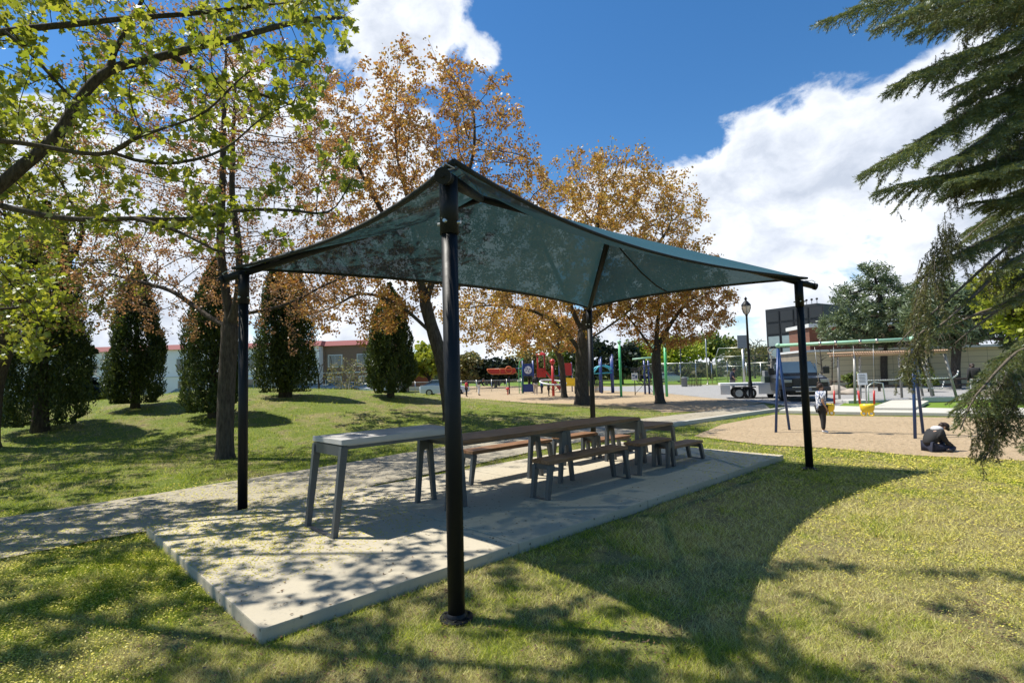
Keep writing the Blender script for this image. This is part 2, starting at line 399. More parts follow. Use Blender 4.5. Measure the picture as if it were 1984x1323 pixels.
# sandpit in front right, playground sand, plaza and walk, field beyond
SANDPIT = [(1345, 845), (1480, 862), (1600, 868), (1780, 883), (1990, 893), (2300, 905), (2300, 816), (1984, 812), (1850, 809), (1640, 806), (1500, 803), (1400, 822)]
sheet('sand_pit', SANDPIT, m_sand, .006)
sheet('sand_ground', [(1130, 792), (1275, 800), (1400, 795), (1500, 776), (1380, 768), (1280, 757), (1170, 748), (900, 748), (800, 752), (900, 775), (1040, 782)], m_sand, .010)
sheet('plaza', [(1150, 756), (1280, 761), (1380, 772), (1470, 779), (1600, 797), (1900, 802), (2400, 800), (2600, 790), (2400, 752), (1700, 743), (1500, 744), (1430, 746), (1290, 746), (1160, 750)], m_plaza, .014)
sheet('walkway', [(1510, 800), (1640, 803), (1850, 806), (1990, 809), (2300, 812), (2300, 796), (1990, 795), (1850, 796), (1640, 791), (1540, 789)], m_walk, .09, h=.09)
sheet('grass_verge', [(1625, 788), (1850, 794), (2100, 797), (2100, 772), (1850, 776), (1700, 780), (1640, 779)], m_field, .024)
sheet('field', [(900, 748), (1150, 748.0), (1300, 744), (1430, 743), (1520, 742), (1700, 739), (2200, 728), (2200, 715), (1500, 722.5), (1300, 728.5), (1000, 735), (850, 739)], m_field, .03)
sheet('road', [(-300, 776), (300, 762), (700, 752), (1000, 741), (1000, 737), (700, 744.5), (300, 754), (-300, 768)], m_plaza, .02)
# ------------------------------------------------------------------ concrete slab
m_slab = bpy.data.materials.new('slab_concrete'); t = nt(m_slab); P_ = pos(t)
f1 = noise(t, P_, 1.1, 6); f2 = noise(t, P_, 14, 5, .7); f3 = noise(t, P_, 160, 2, .8)
c = mix(t, (.38, .335, .25), (.51, .455, .345), f1); c = mix(t, c, (.27, .245, .19), ramp(t, f2, [(.55, 0), (.72, .6)])); c = mix(t, c, (.2, .17, .12), ramp(t, f3, [(.62, 0), (.72, .5)]))
deb = N(t, 'ShaderNodeTexVoronoi'); deb.inputs['Scale'].default_value = 9; t.links.new(P_, deb.inputs['Vector'])
c = mix(t, c, (.10, .075, .045), math_(t, 'MULTIPLY', math_(t, 'LESS_THAN', deb.outputs['Distance'], .11), .75))
c = petals(t, P_, c, .30)
principled(t, c, .85, 0, .3, f3, .35, .006)
SX0, SX1, SY0, SY1, SZ = -6.87, -3.5, 1.215, 9.9, .085
mb = MB()
cuts = [SY0, 3.42, 5.55, 7.7, SY1]
for i in range(4):
    y0, y1 = cuts[i]+(.007 if i else 0), cuts[i+1]-(.007 if i < 3 else 0)
    mb.box(((SX0+SX1)/2, (y0+y1)/2, SZ/2-.06), (SX1-SX0, y1-y0, SZ+.12), bev=.012)
mb.box(((SX0+SX1)/2, (SY0+SY1)/2, -.03), (SX1-SX0-.02, SY1-SY0-.02, .2))
slab = mb.build('concrete_pad', m_slab); slab['kind'] = 'structure'; slab['label'] = 'pale concrete slab under the shade canopy'
# ------------------------------------------------------------------ canopy
m_blk = pm('black_powdercoat', (.009, .0095, .011), .5, .0, .3, 3, .06, .25)
m_fab = bpy.data.materials.new('shade_mesh_fabric'); t = nt(m_fab); co = coords(t, 'Object')
wv1 = N(t, 'ShaderNodeTexWave', wave_type='BANDS', bands_direction='Y'); wv1.inputs['Scale'].default_value = 7; wv1.inputs['Distortion'].default_value = 3; wv1.inputs['Detail'].default_value = 4; t.links.new(co, wv1.inputs['Vector'])
fn = noise(t, co, 2.5, 5)
st = N(t, 'ShaderNodeMapping'); st.inputs['Scale'].default_value = (6, .7, 6); t.links.new(co, st.inputs['Vector'])
fs_ = noise(t, st.outputs[0], 9, 5, .7)
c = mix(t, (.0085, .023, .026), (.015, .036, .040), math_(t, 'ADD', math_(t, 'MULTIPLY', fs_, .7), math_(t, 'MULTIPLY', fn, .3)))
d = N(t, 'ShaderNodeBsdfPrincipled'); t.links.new(mix(t, mix(t, (.10, .26, .32), (.15, .36, .43), fs_), mix(t, (.012, .030, .034), (.018, .046, .050), fs_), N(t, 'ShaderNodeNewGeometry').outputs['Backfacing']), d.inputs['Base Color']); d.inputs['Roughness'].default_value = .42; d.inputs['Specular IOR Level'].default_value = .6  # outer face paler for its sheen, underside darkened for shade, both in the colour
tr = N(t, 'ShaderNodeBsdfTranslucent'); t.links.new(mix(t, c, (.9, 1, 1), 1., 'MULTIPLY'), tr.inputs['Color'])
mx = N(t, 'ShaderNodeMixShader'); mx.inputs[0].default_value = .62; t.links.new(d.outputs[0], mx.inputs[1]); t.links.new(tr.outputs[0], mx.inputs[2])
tp = N(t, 'ShaderNodeBsdfTransparent'); tp.inputs['Color'].default_value = (.85, 1, 1, 1)
m2 = N(t, 'ShaderNodeMixShader'); t.links.new(ramp(t, fs_, [(.3, .035), (.7, .075)]), m2.inputs[0]); t.links.new(mx.outputs[0], m2.inputs[1]); t.links.new(tp.outputs[0], m2.inputs[2])
o = N(t, 'ShaderNodeOutputMaterial'); t.links.new(m2.outputs[0], o.inputs['Surface'])
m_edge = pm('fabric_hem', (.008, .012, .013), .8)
m_steel = pm('galvanised_steel', (.5, .5, .48), .35, .8)
P1 = np.array([-2.877, 2.226, 0]); WX, LY = 4.176, 6.968
posts = [P1, P1+[-WX, 0, 0], P1+[0, LY, 0], P1+[-WX, LY, 0]]
RZ = 3.80
R1 = np.array([P1[0]-WX/2, P1[1]+WX/2+.03, RZ]); R2 = np.array([P1[0]-WX/2, P1[1]+LY-WX/2-.03, RZ])
canopy = thing('shade_canopy', 'hip-shaped dark teal mesh sun shade on four black steel posts over the concrete pad', 'canopy', (P1[0]-WX/2, P1[1]+LY/2, 0))
ZT = 2.93
CORN = []
for i, p in enumerate(posts):
    R_ = R1 if i < 2 else R2
    out = np.array([1 if i in (0, 2) else -1, -1 if i < 2 else 1, 0.])/math.sqrt(2)
    mb = MB()
    mb.tube([p+[0, 0, .0], p+[0, 0, 2.56]], .056, 24)
    mb.tube([p+[0, 0, 2.55], p+[0, 0, ZT+.02]], .064, 24)
    po = mb.build('post', m_blk, canopy)
    pb = MB(); pb.cyl(p+[0, 0, -.01], .03, .108, 28); pb.lathe(p, [(.07, .018), (.07, .03), (.058, .045)], 24)
    bp = pb.build('base_plate', m_blk, po)
    for k in range(6):
        bb = MB(); a = k*PI/3+.3; bb.cyl(p+[.088*math.cos(a), .088*math.sin(a), .018], .012, .010, 6); bb.build('bolt', m_blk, bp)
    kb = MB()
    for a in (0, PI/2):
        e = np.array([math.cos(a+.5), math.sin(a+.5), 0]); kb.tube([p+e*-.085+[0, 0, 2.63], p+e*.085+[0, 0, 2.63]], .012, 8)
    kb.build('through_bolt', m_steel, po)
    # hip rafter: passes over the post head and on past it
    top = p+np.array([0, 0, ZT+.01]); d = R_-top; d /= np.linalg.norm(d)
    endp = top-d*.28
    rb = MB(); rb.tube([endp, R_-d*.02], .047, 18)
    ra = rb.build('rafter', m_blk, canopy)
    cp = MB(); cp.tube([endp-d*.012, endp+d*.03], .053, 18); cp.tube([endp-d*.03, endp-d*.01], .012, 8); cp.build('end_cap', m_blk, ra)
    ck = endp+d*.13+np.array([0, 0, .06])+(np.array([.045, .035, .0]) if i == 0 else 0); CORN.append(ck)
    hk = MB(); s0 = endp+d*.03+np.array([0, 0, .04])
    hk.tube([s0, s0+[0, 0, .035]-d*.03, s0+[0, 0, .05]+d*.02, ck+d*.0, ck+d*.04], .005, 6); hk.tube([s0+d*.03, ck+d*.03], .005, 6)
    hk.build('tension_hook', m_steel, ra)
mb = MB(); mb.tube([R1-[0, .06, 0], R2+[0, .06, 0]], .045, 16); mb.build('ridge_beam', m_blk, canopy)
# fabric: four panels, one mesh; eave cables curve inwards
def eave(a, b, sag, u):
    mid = np.array([R1[0], (R1[1]+R2[1])/2, 0]); p = a+(b-a)*u
    e = b-a; n_ = np.array([-e[1], e[0], 0]); n_ /= np.linalg.norm(n_)
    if n_@(mid-p) < 0: n_ = -n_
    s_ = 4*u*(1-u)
    return p+n_*sag*s_+np.array([0, 0, .015*s_])
def panel(mb, ca, cb, ra, rb, sag, nu=28, nv=14, off=.045):
    vs = []; fs = []
    for j in range(nv+1):
        v = j/nv
        for i in range(nu+1):
            u = i/nu; e = eave(ca, cb, sag, u); r_ = ra+(rb-ra)*u
            p = e+(r_-e)*v; p = p+np.array([0, 0, off-.13*math.sin(PI*v)*math.sin(PI*u)])
            vs.append(p)
    for j in range(nv):
        for i in range(nu):
            a = j*(nu+1)+i; fs.append((a, a+1, a+nu+2, a+nu+1))
    mb.add(vs, fs, True)
mb = MB()
up = np.array([0, 0, .01])
panel(mb, CORN[0], CORN[2], R1+up, R2+up, .62); panel(mb, CORN[3], CORN[1], R2+up, R1+up, .62)
panel(mb, CORN[1], CORN[0], R1+up, R1+up, .32); panel(mb, CORN[2], CORN[3], R2+up, R2+up, .42)
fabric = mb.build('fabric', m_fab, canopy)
bm = bmesh.new(); bm.from_mesh(fabric.data); bm.normal_update()
for f in bm.faces:
    if f.normal.z < 0: f.normal_flip()
bm.to_mesh(fabric.data); bm.free()
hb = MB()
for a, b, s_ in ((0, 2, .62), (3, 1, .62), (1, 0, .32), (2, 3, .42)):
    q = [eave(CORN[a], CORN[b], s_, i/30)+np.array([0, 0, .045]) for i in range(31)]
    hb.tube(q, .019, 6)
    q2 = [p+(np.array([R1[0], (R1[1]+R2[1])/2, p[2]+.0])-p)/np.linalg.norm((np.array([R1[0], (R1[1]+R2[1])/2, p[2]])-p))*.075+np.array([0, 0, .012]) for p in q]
    for i in range(30): hb.add([q[i]-[0, 0, .006], q[i+1]-[0, 0, .006], q2[i+1], q2[i]], [(0, 1, 2, 3)])  # hem band, broadened to also stand for the near panel's shaded underside
hb.build('hem_shade_band', m_edge, fabric)
cb = MB()
mid_e = eave(CORN[3], CORN[1], .62, .5)
for e0, r0 in ((eave(CORN[2], CORN[3], .42, .5), R2),):
    cb.tube([e0+[0, 0, .03], e0*.75+r0*.25-[0, 0, .075], (e0+r0)/2-[0, 0, .11], e0*.25+r0*.75-[0, 0, .08], r0-[0, 0, .02]], .013, 6)
cb.build('seam_cable', m_edge, fabric)
# ------------------------------------------------------------------ tables and benches
m_grey = pm('grey_painted_steel', (.085, .092, .098), .45, .3, .25, 4, .08)
m_conc = pm('table_concrete', (.42, .41, .385), .6, 0, .15, 5, .25)
m_wood = bpy.data.materials.new('stained_timber'); t = nt(m_wood); co = coords(t)
mp = N(t, 'ShaderNodeMapping'); mp.inputs['Scale'].default_value = (26, 1.6, 26); t.links.new(co, mp.inputs['Vector'])
f1 = noise(t, mp.outputs[0], 1.6, 7, .65); f2 = noise(t, co, 3, 4)
c = ramp(t, f1, [(.3, (.10, .045, .020)), (.52, (.22, .11, .05)), (.72, (.37, .21, .105))]); c = mix(t, c, (.30, .22, .15), ramp(t, f2, [(.5, 0), (.75, .35)]))
principled(t, c, .55, 0, .4, f1, .35, .004)
Z0 = SZ
def planks(mb, x0, x1, y0, y1, z, th, n):
    wd = (x1-x0)/n
    for i in range(n):
        mb.box((x0+wd*(i+.5), (y0+y1)/2, z-th/2), (wd-.006, y1-y0, th), bev=.006)
def leg(mb, x, yt, yb, z, wt, wb, th=.05):
    """one tapered plate leg in the Y-Z plane"""
    mb.prism([(yt-wt/2, z), (yt+wt/2, z), (yb+wb/2, Z0), (yb-wb/2, Z0)], (x, 0, 0), (0, 1, 0), (0, 0, 1), (1, 0, 0), th)
def frame_pair(parent, x0, x1, y, z, spread, name='leg_frame', one=0, drop=.1):
    """inverted-V trestle at y; one=-1/+1 only a single leaning leg pair"""
    f = MB(); f.box(((x0+x1)/2, y, z-drop/2), (x1-x0-.03, .10 if one == 0 else .06, drop))
    fr = f.build(name, m_grey, parent)
    for x in (x0+.028, x1-.028):
        mb = MB()
        if one <= 0: leg(mb, x, y-(.05 if one == 0 else 0), y-spread, z-.012, .075, .05)
        if one >= 0: leg(mb, x+.0015, y+(.05 if one == 0 else 0), y+spread, z-.012, .075, .05)
        if one == 0: mb.prism([(y-.085, z-.01), (y+.085, z-.01), (y+.075, z-.28*(z-Z0)/.9), (y+.0, z-.24*(z-Z0)/.9), (y-.075, z-.28*(z-Z0)/.9)], (x, 0, 0), (0, 1, 0), (0, 0, 1), (1, 0, 0), .044)
        mb.build('leg', m_grey, fr)
    if one:
        b = MB(); b.box(((x0+x1)/2, y+one*(spread-.0), Z0+.006), (x1-x0-.05, .05, .012)); b.build('floor_bar', m_grey, fr)
    return fr
TX0, TX1 = -5.555, -4.905
tb = thing('communal_table', 'long stepped table with a high concrete end and brown timber tops on grey metal legs', 'table', (-5.23, 5.6, 0))
mb = MB(); mb.box(((TX0+TX1)/2, (2.44+3.90)/2, .975), (TX1-TX0, 3.90-2.44, .052), bev=.006); mb.box(((TX0+TX1)/2, (2.46+3.9)/2, .942), (TX1-TX0-.03, 1.40, .012)); mb.build('concrete_top', m_conc, tb)
mb = MB(); mb.box(((TX0+TX1)/2, (2.5+3.85)/2, .918), (TX1-TX0-.06, 1.3, .035)); mb.build('top_rail', m_grey, tb)
mb = MB(); planks(mb, TX0+.01, TX1-.01, 3.93, 7.66, .845, .05, 4); mb.build('timber_top', m_wood, tb)
mb = MB(); planks(mb, TX0+.02, TX1-.02, 7.70, 8.74, .675, .045, 4); mb.build('low_timber_top', m_wood, tb)
mb = MB(); mb.box(((TX0+TX1)/2, 5.8, .785), (TX1-TX0-.10, 3.6, .02)); mb.box(((TX0+TX1)/2, 7.68, .73), (TX1-TX0-.04, .03, .19)); mb.box(((TX0+TX1)/2, 3.91, .88), (TX1-TX0, .028, .2)); mb.build('under_rail', m_grey, tb)
frame_pair(tb, TX0, TX1, 2.475, .94, .10, one=-1); frame_pair(tb, TX0, TX1, 3.84, .94, .12); frame_pair(tb, TX0, TX1, 5.78, .79, .13)
frame_pair(tb, TX0, TX1, 7.66, .79, .12); frame_pair(tb, TX0, TX1, 8.70, .625, .09, one=1)
def bench(x0, y0, y1, z, label, low=None):
    b = thing('bench', label, 'bench', (x0+.15, (y0+y1)/2, 0), group='backless timber benches along the long table')
    x1 = x0+.30
    mb = MB(); planks(mb, x0, x1, y0, y1, z, .045, 2); mb.build('seat', m_wood, b)
    mb = MB(); mb.box((x0+.15, (y0+y1)/2, z-.055), (.16, y1-y0-.16, .02)); mb.build('under_rail', m_grey, b)
    frame_pair(b, x0, x1, y0+.05, z-.05, .07, one=-1, drop=.06)
    if low:
        y2, z2 = low
        mb = MB(); planks(mb, x0, x1, y1+.03, y2, z2, .045, 2); mb.build('lower_seat', m_wood, b)
        frame_pair(b, x0, x1, y1-.01, z-.05, .09, drop=.06); frame_pair(b, x0, x1, y2-.05, z2-.05, .07, one=1, drop=.06)
        mb = MB(); mb.box((x0+.15, y1+.012, z-.09), (.29, .02, .15)); mb.build('step_plate', m_grey, b)
    else: frame_pair(b, x0, x1, y1-.05, z-.05, .07, one=1, drop=.06)
    return b
bench(-4.67, 4.82, 6.48, .545, 'nearest long timber bench, on the lawn side of the long table')
bench(-4.67, 6.80, 7.68, .545, 'two-level timber bench stepping down at its far end, on the lawn side of the table', (8.72, .40))
bench(-6.10, 4.82, 6.48, .545, 'long timber bench on the path side of the long table, half hidden by the table')
bench(-6.10, 6.80, 7.68, .545, 'two-level timber bench on the path side, in front of the back canopy post', (8.72, .40))
# ------------------------------------------------------------------ vegetation tools
def colonise(attr, seeds, D=.25, di=2.0, dk=.5, iters=120, trop=(0, 0, .0), jit=.12, maxn=9000):
    """seeds: list of (pos, parent). Grows a branch skeleton into the attractor cloud."""
    P = [np.asarray(s[0], float) for s in seeds]; par = [s[1] for s in seeds]
    A = np.asarray(attr, float); trop = np.array(trop)
    n0 = np.array(P); dm = np.linalg.norm(A[:, None]-n0[None], axis=2) if len(P)*len(A) < 4e6 else None
    nd = dm.min(1); ni = dm.argmin(1); alive = np.ones(len(A), bool); kids = {}
    for it in range(iters):
        m = alive & (nd < di)
        if not m.any():
            if it < 40 and alive.any():
                k = np.argmin(np.where(alive, nd, 1e9)); m = np.zeros(len(A), bool); m[k] = True
            else: break
        idx = ni[m]; Pn = np.array(P)
        v = A[m]-Pn[idx]; v /= np.linalg.norm(v, axis=1)[:, None]+1e-9
        u, inv = np.unique(idx, return_inverse=True)
        s_ = np.zeros((len(u), 3)); np.add.at(s_, inv, v)
        s_ /= np.linalg.norm(s_, axis=1)[:, None]+1e-9
        s_ += trop+rng.normal(0, jit, s_.shape); s_ /= np.linalg.norm(s_, axis=1)[:, None]+1e-9
        new = []
        for k, q in zip(u, s_):
            c = kids.setdefault(int(k), [])
            if len(c) >= 4 or any((q@x) > .93 for x in c): 
                q = q+rng.normal(0, .45, 3); q /= np.linalg.norm(q)
                if len(c) >= 5: continue
            c.append(q); new.append((int(k), Pn[k]+q*D))
        if not new:
            alive &= ~m; continue
        b = len(P)
        for k, p in new: P.append(p); par.append(k)
        NP = np.array([p for _, p in new])
        dd = np.linalg.norm(A[:, None]-NP[None], axis=2); j = dd.argmin(1); dj = dd[np.arange(len(A)), j]
        better = dj < nd; nd[better] = dj[better]; ni[better] = b+j[better]
        alive &= nd > dk
        if len(P) > maxn: break
    return np.array(P), np.array(par)
def radii(P, par, r0=.006, p=2.3, rmin=None):
    n = len(P); acc = np.zeros(n); R = np.zeros(n)
    for i in range(n-1, -1, -1):
        R[i] = (acc[i] if acc[i] > 0 else r0**p)**(1/p)
        if par[i] >= 0: acc[par[i]] += R[i]**p
    return R
def tubes_from(P, par, R, smooth_it=2, rscale=None):
    n = len(P); P = P.copy(); kids = [[] for _ in range(n)]
    for i in range(n):
        if par[i] >= 0: kids[par[i]].append(i)
    for _ in range(smooth_it):
        Q = P.copy()
        for i in range(n):
            if par[i] >= 0 and kids[i]:
                k = max(kids[i], key=lambda j: R[j]); Q[i] = P[i]*.5+(P[par[i]]+P[k])*.25
        P = Q
    V = []; F = []; base = 0
    stack = [(i, None) for i in range(n) if par[i] < 0]
    while stack:
        s, fr = stack.pop(); chain = [s] if fr is None else [fr, s]; cur = s
        while kids[cur]:
            ks = sorted(kids[cur], key=lambda j: -R[j])
            for k in ks[1:]: stack.append((k, cur))
            cur = ks[0]; chain.append(cur)
        if len(chain) < 2: continue
        pts = P[chain]; rr = R[chain].copy()
        if fr is not None: rr[0] = min(R[fr], rr[1]*1.25)
        rmx = rr.max(); m = 14 if rmx > .12 else 9 if rmx > .05 else 5 if rmx > .012 else 3
        d = np.gradient(pts, axis=0); d /= np.linalg.norm(d, axis=1)[:, None]+1e-9
        a0 = np.array([0, 0, 1.]) if abs(d[0][2]) < .9 else np.array([1., 0, 0])
        u = np.cross(a0, d[0]); u /= np.linalg.norm(u); us = []
        for q in d:
            u = u-q*(u@q); u /= np.linalg.norm(u)+1e-9; us.append(u)
        us = np.array(us); vs = np.cross(d, us); an = np.arange(m)*2*PI/m
        ring = pts[:, None]+rr[:, None, None]*(np.cos(an)[None, :, None]*us[:, None]+np.sin(an)[None, :, None]*vs[:, None])
        V.append(ring.reshape(-1, 3)); L = len(chain)
        i = np.arange(L-1)[:, None]*m; k = np.arange(m)[None]; k2 = (k+1) % m
        f = np.stack([i+k, i+k2, i+m+k2, i+m+k], 2).reshape(-1, 4)+base
        F.append(f); base += L*m
    return np.concatenate(V), np.concatenate(F), P
def bark_mesh(name, P, par, R, mat, parent, sm=2):
    V, F, P2 = tubes_from(P, par, R, sm)
    me = npmesh(name, V, F.ravel(), np.full(len(F), 4), True)
    return link(name, me, mat, parent), P2
def leaves(name, C, S, mat, parent, shape, tilt=None, hang=0., face=None):
    """C centres, S sizes; shape: (k,3) template in local frame (x=width,y=length,z=fold)"""
    n = len(C); T = np.asarray(shape, float); k = len(T)
    d = rng.normal(0, 1, (n, 3)); d[:, 2] = d[:, 2]*.8-hang; d /= np.linalg.norm(d, axis=1)[:, None]
    if tilt is not None: d = d*(1-tilt[1])+np.asarray(tilt[0])*tilt[1]; d /= np.linalg.norm(d, axis=1)[:, None]
    a = rng.normal(0, 1, (n, 3))
    if face is not None: a = a*(1-face)+np.array([0, 0, 1.])*face*1.5
    nx = np.cross(d, a); nx /= np.linalg.norm(nx, axis=1)[:, None]+1e-9; nz = np.cross(nx, d)
    V = C[:, None]+S[:, None, None]*(T[None, :, 0:1]*nx[:, None]+T[None, :, 1:2]*d[:, None]+T[None, :, 2:3]*nz[:, None])
    me = npmesh(name, V.reshape(-1, 3), np.arange(n*k), np.full(n, k))
    return link(name, me, mat, parent)
DIAMOND = [(0, 0, 0), (.32, .45, .08), (0, 1, 0), (-.32, .45, .08)]
OVAL = [(0, 0, 0), (.3, .25, .05), (.3, .65, .05), (0, 1, 0), (-.3, .65, .05), (-.3, .25, .05)]
MAPLE = [(0, 0, 0), (.22, -.05, .02), (.50, .12, .06), (.36, .28, .03), (.62, .62, .08), (.28, .60, .02), (.18, .78, 0), (0, 1.08, -.05),
         (-.18, .78, 0), (-.28, .60, .02), (-.62, .62, .08), (-.36, .28, .03), (-.50, .12, .06), (-.22, -.05, .02)]
def barkmat(name, c1, c2):
    m = bpy.data.materials.new(name); t = nt(m); co = coords(t)
    mp = N(t, 'ShaderNodeMapping'); mp.inputs['Scale'].default_value = (5, 5, 1.1); t.links.new(co, mp.inputs['Vector'])
    f = noise(t, mp.outputs[0], 5, 8, .7); c = ramp(t, f, [(.35, c1), (.65, c2)])
    c = mix(t, c, (.10, .11, .06), ramp(t, noise(t, co, 2.2, 4), [(.55, 0), (.75, .5)]))
    principled(t, c, .9, 0, .2, f, .9, .03); return m
mb_dark = barkmat('maple_bark', (.035, .028, .022), (.115, .093, .072))
mb_mid = barkmat('grey_bark', (.036, .029, .023), (.105, .086, .068))
lf_green = leafmat('young_maple_leaf', [(.34, .38, .03), (.22, .29, .02), (.44, .45, .04), (.28, .33, .03), (.48, .46, .07), (.15, .21, .02)], .58, .05)
lf_brown = leafmat('copper_maple_leaf', [(.60, .29, .07), (.40, .17, .05), (.66, .41, .09), (.50, .21, .07), (.56, .40, .08), (.30, .14, .05)], .42, .05)
lf_bronze = leafmat('bronze_maple_leaf', [(.64, .35, .07), (.44, .22, .05), (.68, .46, .08), (.36, .17, .05), (.54, .42, .07)], .42, .05)
lf_pink = leafmat('pinkish_young_leaf', [(.54, .28, .14), (.42, .19, .10), (.58, .36, .16), (.46, .24, .10), (.30, .15, .08)], .42, .05)
def ellip(px, b, z, ra, rb, rz, n, shell=.35):
    c = at(px, b, z); d = rng.normal(0, 1, (n, 3)); d /= np.linalg.norm(d, axis=1)[:, None]
    r = rng.uniform(shell**3, 1, n)**(1/3)
    q = d*r[:, None]
    return c+q[:, :1]*ra*RH+q[:, 1:2]*rb*FH+q[:, 2:]*np.array([0, 0, rz])
def twig_extend(P, par, R, thr, nper, ln, droop=0.):
    """adds short straight side twigs on thin wood; returns extended arrays + tip list"""
    idx = np.where(R < thr)[0]; idx = idx[idx > 3]
    newP = []; newpar = []; b = len(P); tips = []
    for i in idx:
        if par[i] < 0: continue
        ax = P[i]-P[par[i]]; ax /= np.linalg.norm(ax)+1e-9
        for _ in range(nper if rng.random() < (nper % 1 or 1) else int(nper)):
            d = ax*.7+rng.normal(0, .6, 3); d[2] -= droop; d /= np.linalg.norm(d); L = ln*rng.uniform(.5, 1.2)
            m1 = P[i]+d*L*.5; m2 = m1+(d+rng.normal(0, .2, 3)+np.array([0, 0, .15]))*L*.5
            newP += [m1, m2]; newpar += [i, b+len(newP)-2]; tips.append(b+len(newP)-1)
    if newP:
        P = np.concatenate([P, np.array(newP)]); par = np.concatenate([par, np.array(newpar)])
    return P, par, np.array(tips, int)
def trunk_seeds(pts, step=.25):
    """list of polylines [(pts, parent_polyline_index, t)] -> seeds"""
    seeds = []; starts = {}
    for li, (poly, attach) in enumerate(pts):
        poly = [np.asarray(p, float) for p in poly]; prev = -1
        if attach is not None:
            pool = [(np.linalg.norm(seeds[k][0]-poly[0]), k) for k in starts[attach]]; prev = min(pool)[1]
        starts[li] = []
        first = True
        for a, b in zip(poly[:-1], poly[1:]):
            L = np.linalg.norm(b-a); n = max(1, int(L/step))
            for k in range(n):
                if first and attach is not None and k == 0: first = False; continue
                first = False
                p = a+(b-a)*(k/n); seeds.append((p, prev)); prev = len(seeds)-1; starts[li].append(prev)
        seeds.append((poly[-1], prev)); prev = len(seeds)-1; starts[li].append(prev)
    return seeds
def sprinkle(P, idx, n, spread, droop=.03):
    k = rng.choice(idx, n) if n > len(idx) else rng.choice(idx, n, replace=False)
    return P[k]+rng.normal(0, spread, (n, 3))-[0, 0, droop]
def decid(name, label, cat, base, seeds, attr, mat_bark, leaf_specs, r_base, D=.26, di=2.2, dk=.5, group=None, twig=(.02, 1, .3), r0=.0055, pexp=2.35, flare=True, maxn=7000, iters=110, seed_r=None):
    P, par = colonise(attr, seeds, D, di, dk, iters, (0, 0, .05), maxn=maxn)
    R = radii(P, par, r0, pexp)
    P, par, tips = twig_extend(P, par, R, twig[0], twig[1], twig[2])
    R = radii(P, par, r0*.8, pexp)
    s_ = r_base/R[0]; R = np.where(R > .02, R*(1+(s_-1)*np.clip((R-.02)/(R[0]-.02+1e-6), 0, 1)), R)
    if seed_r is not None: k_ = len(seed_r); R[:k_] = np.maximum(R[:k_]*.6, seed_r)
    if flare:
        hh = P[:, 2]-P[0][2]; near = (np.linalg.norm((P-P[0])[:, :2], axis=1) < .6)
        R = np.where(near & (hh < .5) & (R > .06), R*(1+.45*(1-np.clip(hh, 0, .5)/.5)**2), R)
    tr = thing(name, label, cat, base, 0, group)
    o, P2 = bark_mesh('trunk', P, par, R, mat_bark, tr)
    thin = np.where(R < .012)[0]
    leafy = []
    for (mat, n, ncl, size, spread, shape, frac, hang, face) in leaf_specs:
        src = tips if len(tips) else thin
        src = np.concatenate([tips, thin]) if frac is None else src
        # tufts: choose cluster centres then several leaves around each
        cc = P2[rng.choice(src, ncl)]
        C = np.repeat(cc, n, 0)+rng.normal(0, spread, (ncl*n, 3))
        leafy.append((C, rng.uniform(.6, 1.25, len(C))*size, mat, shape, hang, face))
    for k, (C, S, mat, shape, hang, face) in enumerate(leafy):
        leaves('crown' if k == 0 else 'crown_tufts', C, S, mat, tr, shape, hang=hang, face=face)
    return tr, P2, par, R
